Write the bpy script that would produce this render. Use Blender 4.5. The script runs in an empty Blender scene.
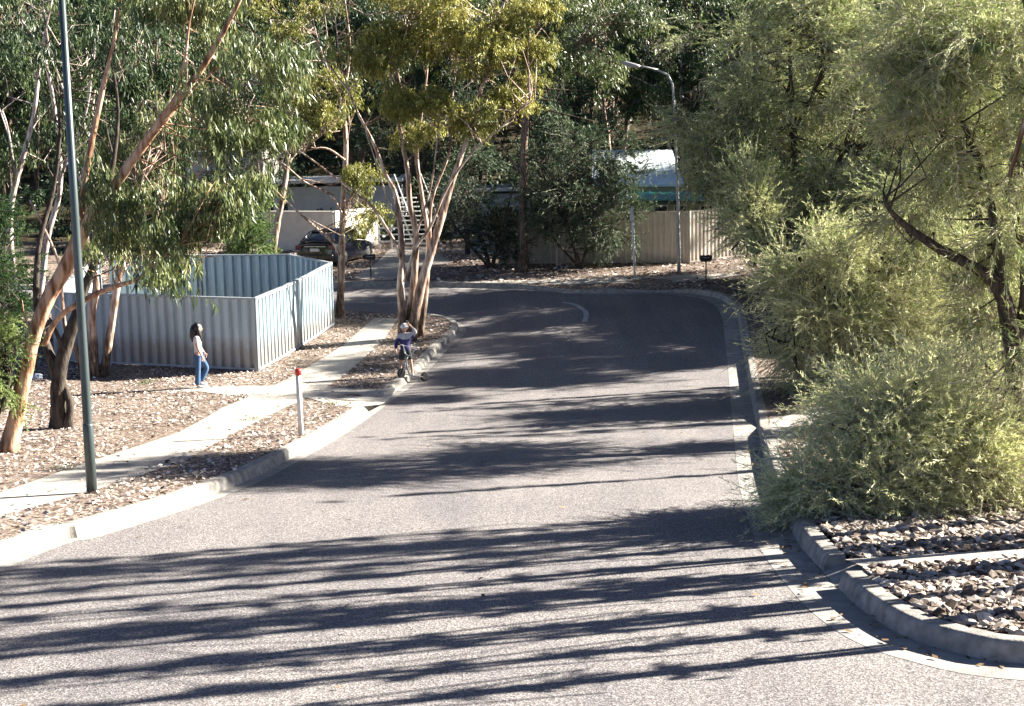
import bpy, bmesh, math, random
import numpy as np
from mathutils import Vector, Matrix, noise as mnoise
from mathutils.geometry import delaunay_2d_cdt

random.seed(7)
rng = np.random.default_rng(11)
scene = bpy.context.scene
COL = scene.collection
R = math.radians

# ------------------------------------------------------------------ camera, world, sun, exposure
F = 1500.0; CX, CY = 512.0, 353.0
PITCH = math.atan(216.0 / F); ROLL = 0.020; EYE = Vector((0.0, 0.0, 6.4))
CAMR = (Matrix.Rotation(ROLL, 3, 'Y') @ Matrix.Rotation(math.pi / 2 - PITCH, 3, 'X'))
cam_d = bpy.data.cameras.new('camera'); cam = bpy.data.objects.new('camera', cam_d); COL.objects.link(cam)
cam_d.sensor_width = 36; cam_d.lens = F / 1024 * 36; cam_d.clip_end = 2000; cam_d.clip_start = 0.1
cam.matrix_world = Matrix.Translation(EYE) @ CAMR.to_4x4()
scene.camera = cam

SUN_EL, SUN_AZ = R(27), R(72)            # azimuth clockwise from +Y (view direction)
world = bpy.data.worlds.new('World'); scene.world = world; world.use_nodes = True
wn = world.node_tree; bgn = wn.nodes.get('Background') or wn.nodes.new('ShaderNodeBackground')
sky = wn.nodes.new('ShaderNodeTexSky'); sky.sky_type = 'NISHITA'; sky.sun_disc = False
sky.sun_elevation = SUN_EL; sky.sun_rotation = SUN_AZ
wn.links.new(sky.outputs[0], bgn.inputs[0]); bgn.inputs[1].default_value = 0.05
sky.air_density = 0.28; sky.dust_density = 0.3; sky.ozone_density = 1.5
sun_d = bpy.data.lights.new('sun', 'SUN'); sun_d.energy = 5.0; sun_d.angle = R(0.5); sun_d.color = (1.0, 0.94, 0.84)
sun = bpy.data.objects.new('sun', sun_d); COL.objects.link(sun)
SUND = Vector((math.sin(SUN_AZ) * math.cos(SUN_EL), math.cos(SUN_AZ) * math.cos(SUN_EL), math.sin(SUN_EL)))
sun.rotation_euler = SUND.to_track_quat('Z', 'Y').to_euler(); sun.location = SUND * 60
scene.view_settings.view_transform = 'Standard'; scene.view_settings.look = 'None'
scene.view_settings.exposure = 2.5; scene.view_settings.gamma = 1.0
scene.view_settings.use_curve_mapping = False
try:
    scene.cycles.max_bounces = 6; scene.cycles.transparent_max_bounces = 4
    scene.cycles.sample_clamp_indirect = 4
except Exception: pass

# ------------------------------------------------------------------ terrain
TD = [-30, 0, 5, 11.3, 17.4, 21.7, 28.8, 34, 39, 43, 46, 51, 57, 62, 70, 80, 100, 130, 200, 320]
TH = [1.0, 3.3, 3.75, 4.3, 4.85, 5.27, 5.9, 6.25, 6.4, 6.3, 6.13, 5.75, 5.33, 5.15, 5.1, 4.8, 1.5, -6, -24, -34]
_fy = np.arange(-30, 320, 0.25); _fz = 6.4 - np.interp(_fy, TD, TH)
_k = np.ones(13) / 13; _fz = np.convolve(np.pad(_fz, 6, mode='edge'), _k, 'valid')
def G(x, y):
    z = float(np.interp(y, _fy, _fz))
    if y > 75: z += 1.2 * math.sin(x * 0.06 + 1) * min(1, (y - 75) / 40)
    return z
KH = 0.17
DIPS = []                                  # (x, y, r) places where the verge runs down to the road
def V(x, y):
    k = 1.0
    for (a, b, r) in DIPS:
        q = ((x - a) ** 2 + (y - b) ** 2) / (r * r)
        if q < 4: k = min(k, 1 - math.exp(-q * 1.2) * 0.85)
    return G(x, y) + KH * k
def ray(u, v): return (CAMR @ Vector(((u - CX) / F, (CY - v) / F, -1.0))).normalized()
def AT(u, v, y):                           # point on the pixel's ray at world distance y
    d = ray(u, v); return EYE + d * (y / d.y)
def P(u, v, dz=0.0, surf=None):            # where that ray meets the ground (or a level dz above it)
    surf = surf or V; d = ray(u, v); a = 4.0; b = a
    f = lambda t: (EYE + d * t).z - surf((EYE + d * t).x, (EYE + d * t).y) - dz
    while f(b) > 0 and b < 300: a = b; b += 0.5
    for _ in range(20):
        m = (a + b) / 2
        if f(m) > 0: a = m
        else: b = m
    return EYE + d * b
def RP(u, v): return P(u, v, 0, G)

# ------------------------------------------------------------------ materials
def nodes_of(name):
    m = bpy.data.materials.new(name); m.use_nodes = True; nt = m.node_tree
    return m, nt, nt.nodes['Principled BSDF'], nt.nodes['Material Output']
def ramp(nt, fac, stops):
    r = nt.nodes.new('ShaderNodeValToRGB'); nt.links.new(fac, r.inputs[0])
    el = r.color_ramp.elements
    while len(el) < len(stops): el.new(0.5)
    for e, (p, c) in zip(el, stops): e.position = p; e.color = (*c, 1)
    return r.outputs[0]
def tex(nt, kind, scale, coord, detail=4, vec=None):
    t = nt.nodes.new(kind); t.inputs['Scale'].default_value = scale
    if 'Detail' in t.inputs and kind == 'ShaderNodeTexNoise': t.inputs['Detail'].default_value = detail
    nt.links.new(coord, t.inputs['Vector']); return t
def mixc(nt, a, b, fac, mode='MIX'):
    m = nt.nodes.new('ShaderNodeMix'); m.data_type = 'RGBA'; m.blend_type = mode
    for s, v in ((0, fac), (6, a), (7, b)):
        if hasattr(v, 'links') or hasattr(v, 'is_linked'): nt.links.new(v, m.inputs[s])
        elif s == 0: m.inputs[0].default_value = v
        else: m.inputs[s].default_value = (*v, 1)
    return m.outputs[2]
def M(name, c1, c2=None, rough=0.7, scale=6.0, bump=0.0, bscale=None, metal=0.0, spec=0.5, stretch=(1, 1, 1), coat=0, extra=None):
    m, nt, p, o = nodes_of(name)
    tc = nt.nodes.new('ShaderNodeTexCoord'); mp = nt.nodes.new('ShaderNodeMapping')
    nt.links.new(tc.outputs['Object'], mp.inputs[0]); mp.inputs['Scale'].default_value = stretch
    c2 = c2 or tuple(x * 0.8 for x in c1)
    n = tex(nt, 'ShaderNodeTexNoise', scale, mp.outputs[0], 6)
    col = ramp(nt, n.outputs[0], [(0.33, c2), (0.66, c1)])
    n2 = tex(nt, 'ShaderNodeTexNoise', scale * 0.13, mp.outputs[0], 3)
    col = mixc(nt, col, ramp(nt, n2.outputs[0], [(0.3, (0.72, 0.72, 0.72)), (0.7, (1.12, 1.1, 1.08))]), 0.6, 'MULTIPLY')
    if extra: col = extra(nt, col, mp.outputs[0])
    nt.links.new(col, p.inputs['Base Color'])
    p.inputs['Roughness'].default_value = rough; p.inputs['Metallic'].default_value = metal
    p.inputs['Specular IOR Level'].default_value = spec; p.inputs['Coat Weight'].default_value = coat
    if bump:
        b = nt.nodes.new('ShaderNodeBump'); b.inputs['Strength'].default_value = bump; b.inputs['Distance'].default_value = 0.02
        bn = tex(nt, 'ShaderNodeTexNoise', bscale or scale * 3, mp.outputs[0], 6)
        nt.links.new(bn.outputs[0], b.inputs['Height']); nt.links.new(b.outputs[0], p.inputs['Normal'])
    return m
def asphalt():
    m, nt, p, o = nodes_of('asphalt')
    tc = nt.nodes.new('ShaderNodeTexCoord').outputs['Object']
    a = tex(nt, 'ShaderNodeTexVoronoi', 62, tc); b = tex(nt, 'ShaderNodeTexNoise', 38, tc, 5)
    c = ramp(nt, a.outputs['Color'], [(0.05, (0.062, 0.059, 0.058)), (0.5, (0.158, 0.150, 0.147)), (0.95, (0.33, 0.315, 0.305))])
    c = mixc(nt, c, ramp(nt, b.outputs[0], [(0.3, (0.55, 0.55, 0.58)), (0.7, (1.35, 1.3, 1.28))]), 0.75, 'MULTIPLY')
    w = nt.nodes.new('ShaderNodeMapping'); nt.links.new(tc, w.inputs[0]); w.inputs['Scale'].default_value = (1.0, 0.12, 1); w.inputs['Rotation'].default_value = (0, 0, R(7))
    l = tex(nt, 'ShaderNodeTexNoise', 1.4, w.outputs[0], 4)
    c = mixc(nt, c, ramp(nt, l.outputs[0], [(0.32, (0.84, 0.83, 0.85)), (0.62, (1.1, 1.08, 1.06))]), 0.8, 'MULTIPLY')
    l2 = tex(nt, 'ShaderNodeTexNoise', 0.35, tc, 6)
    c = mixc(nt, c, ramp(nt, l2.outputs[0], [(0.35, (0.88, 0.88, 0.9)), (0.6, (1.06, 1.05, 1.04))]), 0.8, 'MULTIPLY')
    nt.links.new(c, p.inputs['Base Color']); p.inputs['Roughness'].default_value = 0.85; p.inputs['Specular IOR Level'].default_value = 0.3
    bp = nt.nodes.new('ShaderNodeBump'); bp.inputs['Strength'].default_value = 0.55; bp.inputs['Distance'].default_value = 0.008
    nt.links.new(a.outputs['Distance'], bp.inputs['Height']); nt.links.new(bp.outputs[0], p.inputs['Normal'])
    return m
def litter_ground(name, cols, bump=0.6, vs=22):
    m, nt, p, o = nodes_of(name)
    tc = nt.nodes.new('ShaderNodeTexCoord').outputs['Object']
    a = tex(nt, 'ShaderNodeTexVoronoi', vs, tc); b = tex(nt, 'ShaderNodeTexNoise', 9, tc, 8)
    c = ramp(nt, a.outputs['Color'], [(0.1, cols[0]), (0.5, cols[1]), (0.9, cols[2])])
    c = mixc(nt, c, ramp(nt, b.outputs[0], [(0.35, (0.55, 0.5, 0.48)), (0.6, (1.1, 1.08, 1.05))]), 0.8, 'MULTIPLY')
    l = tex(nt, 'ShaderNodeTexNoise', 0.5, tc, 5)
    c = mixc(nt, c, ramp(nt, l.outputs[0], [(0.35, (0.75, 0.7, 0.66)), (0.65, (1.1, 1.08, 1.06))]), 0.8, 'MULTIPLY')
    nt.links.new(c, p.inputs['Base Color']); p.inputs['Roughness'].default_value = 0.95; p.inputs['Specular IOR Level'].default_value = 0.1
    bp = nt.nodes.new('ShaderNodeBump'); bp.inputs['Strength'].default_value = bump; bp.inputs['Distance'].default_value = 0.05
    nt.links.new(b.outputs[0], bp.inputs['Height']); nt.links.new(bp.outputs[0], p.inputs['Normal'])
    return m
def leaf_mat(name, dark, mid, light, rough=0.5, trans=0.3, spec=0.4):
    m, nt, p, o = nodes_of(name)
    at = nt.nodes.new('ShaderNodeAttribute'); at.attribute_name = 'tone'
    c = ramp(nt, at.outputs['Fac'], [(0.0, dark), (0.5, mid), (1.0, light)])
    nt.links.new(c, p.inputs['Base Color']); p.inputs['Roughness'].default_value = rough; p.inputs['Specular IOR Level'].default_value = spec
    t = nt.nodes.new('ShaderNodeBsdfTranslucent'); nt.links.new(c, t.inputs['Color'])
    mx = nt.nodes.new('ShaderNodeMixShader'); mx.inputs[0].default_value = trans
    nt.links.new(p.outputs[0], mx.inputs[1]); nt.links.new(t.outputs[0], mx.inputs[2]); nt.links.new(mx.outputs[0], o.inputs['Surface'])
    return m
def tone_mat(name, stops, rough=0.85, spec=0.2):
    m, nt, p, o = nodes_of(name)
    at = nt.nodes.new('ShaderNodeAttribute'); at.attribute_name = 'tone'
    nt.links.new(ramp(nt, at.outputs['Fac'], stops), p.inputs['Base Color'])
    p.inputs['Roughness'].default_value = rough; p.inputs['Specular IOR Level'].default_value = spec
    return m

def dirt(nt, col, vec):
    """soil splashed on the lowest part of a fence, and faint streaks"""
    sx = nt.nodes.new('ShaderNodeSeparateXYZ'); tc = nt.nodes.new('ShaderNodeTexCoord'); nt.links.new(tc.outputs['Object'], sx.inputs[0])
    n = tex(nt, 'ShaderNodeTexNoise', 5, tc.outputs['Object'], 5); a = nt.nodes.new('ShaderNodeMath'); a.operation = 'MULTIPLY_ADD'
    nt.links.new(n.outputs[0], a.inputs[0]); a.inputs[1].default_value = -.6; nt.links.new(sx.outputs[2], a.inputs[2])
    r = nt.nodes.new('ShaderNodeMapRange'); nt.links.new(a.outputs[0], r.inputs[0]); r.inputs[1].default_value = -.30; r.inputs[2].default_value = .12; r.inputs[3].default_value = .65; r.inputs[4].default_value = 0
    col = mixc(nt, col, (0.26, 0.21, 0.17), r.outputs[0])
    mp = nt.nodes.new('ShaderNodeMapping'); nt.links.new(tc.outputs['Object'], mp.inputs[0]); mp.inputs['Scale'].default_value = (3, 3, .12)
    m = tex(nt, 'ShaderNodeTexNoise', 4, mp.outputs[0], 4)
    return mixc(nt, col, ramp(nt, m.outputs[0], [(.35, (.84, .83, .80)), (.6, (1.04, 1.04, 1.04))]), .8, 'MULTIPLY')
MAT = dict(
    asphalt=asphalt(),
    concrete=M('concrete', (0.42, 0.39, 0.35), (0.30, 0.28, 0.25), 0.9, 9, 0.25, 60, spec=0.2),
    kerbstone=M('kerb_concrete', (0.38, 0.355, 0.32), (0.20, 0.188, 0.17), 0.9, 7, 0.4, 50, spec=0.2),
    gutter=M('gutter_concrete', (0.36, 0.34, 0.315), (0.23, 0.22, 0.205), 0.9, 5, 0.3, 60, spec=0.2),
    verge=litter_ground('verge_litter', [(0.07, 0.055, 0.045), (0.19, 0.155, 0.13), (0.42, 0.355, 0.31)]),
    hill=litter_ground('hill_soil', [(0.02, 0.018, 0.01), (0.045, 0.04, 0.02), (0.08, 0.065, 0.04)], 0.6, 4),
    road_paint=M('road_paint', (0.50, 0.50, 0.49), (0.24, 0.24, 0.24), 0.8, 14),
    fence_grey=M('fence_sheet', (0.46, 0.56, 0.60), (0.39, 0.48, 0.52), 0.40, 2.0, spec=0.5, stretch=(1, 1, .3), extra=dirt),
    fence_rail=M('fence_rail', (0.36, 0.41, 0.43), None, 0.45, 3),
    fence_dark=M('fence_seam', (0.12, 0.15, 0.17), None, 0.5, 3),
    fence_beige=M('fence_beige', (0.56, 0.53, 0.47), (0.47, 0.44, 0.39), 0.5, 2, extra=dirt),
    pole=M('pole_grey_green', (0.075, 0.10, 0.10), (0.045, 0.065, 0.065), 0.4, 5, metal=0.3, stretch=(1, 1, .2)),
    galv=M('galvanised', (0.42, 0.42, 0.41), (0.30, 0.30, 0.30), 0.45, 8, metal=0.2),
    white=M('white_paint', (0.78, 0.77, 0.74), (0.62, 0.61, 0.58), 0.5, 8),
    red=M('red_cap', (0.62, 0.04, 0.03), (0.5, 0.03, 0.025), 0.4, 8),
    black=M('black_plastic', (0.02, 0.02, 0.022), None, 0.5, 8),
    rubber=M('rubber', (0.015, 0.015, 0.016), None, 0.8, 8),
    chrome=M('chrome', (0.6, 0.6, 0.6), None, 0.25, 8, metal=0.9),
    render=M('cream_render', (0.62, 0.58, 0.49), (0.52, 0.49, 0.42), 0.85, 3, 0.1, 40),
    pale_wall=M('pale_wall', (0.50, 0.52, 0.50), (0.42, 0.44, 0.43), 0.8, 3),
    blue_wall=M('pale_roof_sheet', (0.66, 0.74, 0.74), (0.58, 0.66, 0.66), 0.7, 2.5),
    olive_wall=M('olive_wall', (0.42, 0.42, 0.26), (0.34, 0.34, 0.2), 0.8, 3),
    grey_wall=M('grey_wall', (0.28, 0.34, 0.38), (0.22, 0.27, 0.30), 0.8, 3),
    teal_roof=M('teal_roof', (0.04, 0.25, 0.22), (0.03, 0.19, 0.17), 0.5, 3),
    grey_roof=M('grey_roof', (0.33, 0.34, 0.34), (0.26, 0.27, 0.27), 0.5, 3),
    glass=M('window_glass', (0.02, 0.025, 0.03), None, 0.08, 3, spec=0.8),
    bark=M('bark_rough', (0.105, 0.088, 0.072), (0.032, 0.026, 0.022), 0.95, 14, 0.9, 30, spec=0.1, stretch=(1, 1, .25)),
    car=M('car_paint', (0.003, 0.004, 0.010), (0.002, 0.003, 0.008), 0.22, 2, spec=0.6, coat=0.8),
    tail=M('tail_lamp', (0.10, 0.006, 0.006), None, 0.2, 4),
    skin=M('skin', (0.55, 0.34, 0.25), (0.48, 0.29, 0.21), 0.6, 9),
    hair=M('dark_hair', (0.018, 0.013, 0.011), (0.01, 0.008, 0.007), 0.45, 20, stretch=(1, 1, .1)),
    tee=M('pale_tee', (0.70, 0.66, 0.66), (0.60, 0.56, 0.56), 0.85, 12),
    denim=M('denim', (0.05, 0.11, 0.21), (0.03, 0.075, 0.155), 0.85, 20),
    helmet=M('white_helmet', (0.72, 0.72, 0.72), None, 0.35, 9),
    jacket_blue=M('blue_jacket', (0.035, 0.035, 0.17), (0.025, 0.025, 0.12), 0.8, 12),
    jacket_pale=M('pale_yoke', (0.55, 0.56, 0.60), None, 0.8, 12),
    shorts=M('dark_shorts', (0.03, 0.04, 0.045), None, 0.85, 12),
    litter_blue=M('plastic_bag', (0.60, 0.68, 0.75), (0.5, 0.58, 0.66), 0.4, 6),
    # foliage
    gum=leaf_mat('gum_leaf', (0.022, 0.044, 0.014), (0.10, 0.135, 0.040), (0.36, 0.36, 0.15), 0.42, 0.22, 0.5),
    gum_olive=leaf_mat('gum_leaf_olive', (0.04, 0.065, 0.010), (0.18, 0.19, 0.035), (0.44, 0.40, 0.11), 0.5, 0.25, 0.4),
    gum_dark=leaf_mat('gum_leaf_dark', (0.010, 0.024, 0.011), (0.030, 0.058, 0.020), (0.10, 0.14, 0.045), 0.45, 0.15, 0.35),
    needle=leaf_mat('acacia_needle', (0.018, 0.042, 0.010), (0.225, 0.30, 0.085), (0.86, 0.86, 0.46), 0.6, 0.22, 0.3),
    needle_dark=leaf_mat('she_oak_needle', (0.015, 0.032, 0.016), (0.085, 0.13, 0.065), (0.38, 0.42, 0.25), 0.6, 0.18, 0.3),
    fir=leaf_mat('feathery_leaf', (0.02, 0.05, 0.018), (0.10, 0.165, 0.05), (0.27, 0.34, 0.12), 0.6, 0.35, 0.3),
    twig=M('twig_bark', (0.58, 0.53, 0.42), (0.40, 0.35, 0.26), 0.85, 10),
    stone=tone_mat('stone', [(0, (0.05, 0.035, 0.025)), (0.3, (0.20, 0.16, 0.13)), (0.65, (0.44, 0.385, 0.33)), (1, (0.70, 0.64, 0.57))]),
    chip=tone_mat('bark_chip', [(0, (0.04, 0.03, 0.024)), (0.3, (0.15, 0.115, 0.095)), (0.55, (0.42, 0.35, 0.305)), (1, (0.74, 0.66, 0.60))]),
    fallen=tone_mat('fallen_leaf', [(0, (0.06, 0.035, 0.02)), (0.6, (0.18, 0.11, 0.055)), (1, (0.34, 0.24, 0.12))]),
)
def gum_bark(name, pale, pink, rough_h):
    """smooth pink/cream gum bark, rough and dark on the lowest rough_h metres (a real stocking of old bark)"""
    m, nt, p, o = nodes_of(name)
    tc = nt.nodes.new('ShaderNodeTexCoord').outputs['Object']
    mp = nt.nodes.new('ShaderNodeMapping'); nt.links.new(tc, mp.inputs[0]); mp.inputs['Scale'].default_value = (1, 1, 0.18)
    n = tex(nt, 'ShaderNodeTexNoise', 9, mp.outputs[0], 5)
    c = ramp(nt, n.outputs[0], [(0.34, tuple(x * 0.35 for x in pink)), (0.45, pink), (0.56, pale), (0.7, tuple(min(1, x * 1.15) for x in pale))])
    n2 = tex(nt, 'ShaderNodeTexNoise', 26, mp.outputs[0], 5)
    rc = ramp(nt, n2.outputs[0], [(0.4, (0.035, 0.025, 0.02)), (0.62, (0.20, 0.14, 0.10))])
    sx = nt.nodes.new('ShaderNodeSeparateXYZ'); nt.links.new(tc, sx.inputs[0])
    n3 = tex(nt, 'ShaderNodeTexNoise', 3, tc, 3)
    ad = nt.nodes.new('ShaderNodeMath'); ad.operation = 'MULTIPLY_ADD'; nt.links.new(n3.outputs[0], ad.inputs[0]); ad.inputs[1].default_value = 1.4; nt.links.new(sx.outputs[2], ad.inputs[2])
    mr = nt.nodes.new('ShaderNodeMapRange'); nt.links.new(ad.outputs[0], mr.inputs[0])
    mr.inputs[1].default_value = rough_h + 0.5; mr.inputs[2].default_value = rough_h + 1.1
    c = mixc(nt, rc, c, mr.outputs[0])
    nt.links.new(c, p.inputs['Base Color']); p.inputs['Roughness'].default_value = 0.75; p.inputs['Specular IOR Level'].default_value = 0.25
    b = nt.nodes.new('ShaderNodeBump'); b.inputs['Strength'].default_value = 0.6; b.inputs['Distance'].default_value = 0.02
    nt.links.new(n2.outputs[0], b.inputs['Height']); nt.links.new(b.outputs[0], p.inputs['Normal'])
    return m
MAT['gum_bark'] = gum_bark('gum_bark', (0.46, 0.37, 0.30), (0.27, 0.17, 0.12), 1.0)
MAT['gum_bark_orange'] = gum_bark('gum_bark_orange', (0.50, 0.33, 0.22), (0.30, 0.155, 0.085), 0.0)
MAT['gum_bark_pale'] = gum_bark('gum_bark_pale', (0.55, 0.48, 0.43), (0.33, 0.25, 0.21), 0.6)
MAT['gum_bark_dark'] = gum_bark('gum_bark_dark', (0.20, 0.14, 0.10), (0.12, 0.08, 0.06), 3.0)

# ------------------------------------------------------------------ mesh helpers
class MB:
    def __init__(s): s.v = []; s.f = []
    def add(s, vs, fs):
        o = len(s.v); s.v += [tuple(p) for p in vs]; s.f += [tuple(o + i for i in f) for f in fs]
    def box(s, c, size, rot=0.0, tilt=None):
        hx, hy, hz = (k / 2 for k in size)
        M4 = Matrix.Translation(Vector(c)) @ Matrix.Rotation(rot, 4, 'Z')
        if tilt: M4 = M4 @ tilt
        pts = [M4 @ Vector((x, y, z)) for x in (-hx, hx) for y in (-hy, hy) for z in (-hz, hz)]
        s.add(pts, [(0, 1, 3, 2), (4, 6, 7, 5), (0, 4, 5, 1), (2, 3, 7, 6), (0, 2, 6, 4), (1, 5, 7, 3)])
    def tube(s, pts, rad, n=8, cap=True, wob=0.0):
        pts = [Vector(p) for p in pts]
        if len(pts) < 2: return
        rad = list(rad) if hasattr(rad, '__len__') else [rad] * len(pts)
        t0 = (pts[1] - pts[0]).normalized(); a = t0.orthogonal().normalized(); vs = []
        for i, p in enumerate(pts):
            t = (pts[min(i + 1, len(pts) - 1)] - pts[max(i - 1, 0)])
            t = t.normalized() if t.length > 1e-9 else t0
            a = (a - t * a.dot(t)); a = a.normalized() if a.length > 1e-6 else t.orthogonal().normalized()
            b = t.cross(a)
            for k in range(n):
                th = 2 * math.pi * k / n; r = rad[i] * (1 + wob * math.sin(th * 3 + i * 0.7) + (wob * random.uniform(-1, 1) if wob else 0))
                vs.append(p + a * (r * math.cos(th)) + b * (r * math.sin(th)))
        fs = [(i * n + k, i * n + (k + 1) % n, (i + 1) * n + (k + 1) % n, (i + 1) * n + k) for i in range(len(pts) - 1) for k in range(n)]
        if cap: fs += [tuple(range(n))[::-1], tuple((len(pts) - 1) * n + k for k in range(n))]
        s.add(vs, fs)
    def lathe(s, c, prof, n=16, axis='Z'):
        vs = []; c = Vector(c)
        for r, h in prof:
            for k in range(n):
                th = 2 * math.pi * k / n; q = (r * math.cos(th), r * math.sin(th), h)
                if axis == 'X': q = (h, q[0], q[1])
                if axis == 'Y': q = (q[0], h, q[1])
                vs.append(c + Vector(q))
        m = len(prof)
        fs = [(i * n + k, i * n + (k + 1) % n, (i + 1) * n + (k + 1) % n, (i + 1) * n + k) for i in range(m - 1) for k in range(n)]
        fs += [tuple(range(n))[::-1], tuple((m - 1) * n + k for k in range(n))]
        s.add(vs, fs)
    def blob(s, c, r, n=10, m=7, squash=None):
        vs = []; c = Vector(c); r = Vector(r)
        for i in range(m + 1):
            ph = math.pi * i / m
            for k in range(n):
                th = 2 * math.pi * k / n
                q = Vector((math.sin(ph) * math.cos(th), math.sin(ph) * math.sin(th), math.cos(ph)))
                if squash: q = squash(q)
                vs.append(c + Vector((q.x * r.x, q.y * r.y, q.z * r.z)))
        s.add(vs, [(i * n + k, (i + 1) * n + k, (i + 1) * n + (k + 1) % n, i * n + (k + 1) % n) for i in range(m) for k in range(n)])
    def build(s, name, mat, parent=None, smooth=False, bevel=0.0, loc=None):
        me = bpy.data.meshes.new(name); me.from_pydata(s.v, [], s.f); me.validate()
        bm = bmesh.new(); bm.from_mesh(me); bmesh.ops.remove_doubles(bm, verts=bm.verts, dist=1e-5)
        bmesh.ops.recalc_face_normals(bm, faces=bm.faces); bm.to_mesh(me); bm.free()
        o = link(name, me, mat, parent, smooth)
        if loc is not None: o.location = loc
        if bevel:
            b = o.modifiers.new('bevel', 'BEVEL'); b.width = bevel; b.segments = 2; b.limit_method = 'ANGLE'
        return o
def link(name, me, mat, parent=None, smooth=False):
    me.materials.append(MAT[mat] if isinstance(mat, str) else mat)
    if smooth: me.polygons.foreach_set('use_smooth', [True] * len(me.polygons))
    o = bpy.data.objects.new(name, me); COL.objects.link(o)
    if parent is not None: o.parent = parent
    return o
def thing(name, label, cat, loc=(0, 0, 0), rz=0.0, group=None, kind=None):
    o = bpy.data.objects.new(name, None); COL.objects.link(o); o.location = loc; o.rotation_euler = (0, 0, rz)
    o.empty_display_size = 0.2
    return tag(o, label, cat, group)
def tag(o, label=None, cat=None, group=None, kind=None):
    if label: o['label'] = label
    if cat: o['category'] = cat
    if group: o['group'] = group
    if kind: o['kind'] = kind
    return o
def structure(o, label=None):
    o['kind'] = 'structure'
    if label: o['label'] = label
    return o
def copy_tree(o, parent=None):
    c = o.copy(); COL.objects.link(c)
    if parent is not None: c.parent = parent
    for ch in list(o.children): copy_tree(ch, c)
    return c
def quads(name, V4, tone, mat, parent=None):
    """V4 (N,4,3): N loose quads as one mesh, with a per-corner tone"""
    V4 = np.asarray(V4, dtype=np.float32); n = len(V4)
    me = bpy.data.meshes.new(name)
    me.vertices.add(n * 4); me.vertices.foreach_set('co', V4.reshape(-1))
    me.loops.add(n * 4); me.loops.foreach_set('vertex_index', np.arange(n * 4, dtype=np.int32))
    me.polygons.add(n); me.polygons.foreach_set('loop_start', np.arange(0, n * 4, 4, dtype=np.int32))
    try: me.polygons.foreach_set('loop_total', np.full(n, 4, dtype=np.int32))
    except Exception: pass
    at = me.attributes.new('tone', 'FLOAT', 'POINT'); at.data.foreach_set('value', np.repeat(np.clip(tone, 0, 1), 4).astype(np.float32))
    me.update(calc_edges=True)
    return link(name, me, mat, parent)
def unit(a): return a / np.maximum(np.linalg.norm(a, axis=-1, keepdims=True), 1e-9)
def kites(p, d, L, W, wide=0.45):
    """leaf shapes: base p, direction d, length L, width W"""
    d = unit(d); r = unit(np.cross(d, unit(rng.normal(size=d.shape)))); L = L[:, None]; W = W[:, None]
    b = np.cross(d, r); sag = b * L * 0.08
    return np.stack([p, p + d * L * wide + r * W / 2 + sag, p + d * L, p + d * L * wide - r * W / 2 + sag], axis=1)
def drape(name, poly, mat, surf, dz=0.0, step=1.0, ystep=None, parent=None):
    """a flat polygon cut to a grid and laid on the terrain"""
    bm = bmesh.new(); cd = delaunay_2d_cdt([Vector((p[0], p[1])) for p in poly], [], [list(range(len(poly)))], 1, 1e-6)
    vs = [bm.verts.new((p.x, p.y, 0)) for p in cd[0]]
    for f in cd[2]: bm.faces.new([vs[i] for i in f])
    xs = [p[0] for p in poly]; ys = [p[1] for p in poly]; ystep = ystep or step
    for ax, lo, hi, st in ((0, min(xs), max(xs), step), (1, min(ys), max(ys), ystep)):
        k = math.ceil(lo / st) * st
        while k < hi:
            if hi - lo > st:
                co = (k, 0, 0) if ax == 0 else (0, k, 0); no = (1, 0, 0) if ax == 0 else (0, 1, 0)
                bmesh.ops.bisect_plane(bm, geom=bm.verts[:] + bm.edges[:] + bm.faces[:], plane_co=co, plane_no=no, dist=1e-5)
            k += st
    bmesh.ops.remove_doubles(bm, verts=bm.verts, dist=1e-4)
    for v in bm.verts: v.co.z = surf(v.co.x, v.co.y) + dz
    bmesh.ops.recalc_face_normals(bm, faces=bm.faces)
    me = bpy.data.meshes.new(name); bm.to_mesh(me); bm.free()
    if len(me.polygons) and sum(p.normal.z for p in me.polygons) < 0: me.flip_normals()
    return link(name, me, mat, parent, True)
def smooth_path(pts, n=6):
    """Catmull-Rom through 2-D/3-D tuples"""
    P_ = [np.array(p, float) for p in pts]; P_ = [2 * P_[0] - P_[1]] + P_ + [2 * P_[-1] - P_[-2]]; out = []
    for i in range(1, len(P_) - 2):
        for k in range(n):
            t = k / n; a, b, c, d = P_[i - 1:i + 3]
            out.append(0.5 * ((2 * b) + (-a + c) * t + (2 * a - 5 * b + 4 * c - d) * t * t + (-a + 3 * b - 3 * c + d) * t ** 3))
    out.append(P_[-2]); return out
xy = lambda p: (p[0], p[1])

# ------------------------------------------------------------------ road, kerbs, paths
left_edge = [(-8.4, -12), (-7.55, 4)] + [xy(RP(u, v)) for u, v in [(0, 563), (90, 535), (180, 507), (250, 480), (300, 454), (335, 434), (365, 414), (392, 394), (404, 386), (425, 366), (440, 350), (452, 340), (459, 332)]]
corner = [xy(RP(u, v)) for u, v in [(457, 326), (446, 321), (425, 317), (395, 314), (360, 311)]]
side_near = [(-16.0, corner[-1][1] + 0.3), (-60.0, corner[-1][1] + 2.0)]
far_edge = [(-60.0, 59.0), (-20.0, 56.6)] + [xy(RP(u, v)) for u, v in [(340, 287), (400, 287), (480, 288), (545, 290), (590, 293), (640, 292), (685, 293), (712, 297), (729, 305), (737, 318)]]
right_edge = [xy(RP(u, v)) for u, v in [(741, 340), (746, 370), (752, 405), (757, 428), (762, 450), (768, 475), (778, 503), (796, 540), (815, 565), (837, 588), (856, 606), (881, 624), (911, 640), (957, 654), (1024, 665)]]
end_r = right_edge[-1]
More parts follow.
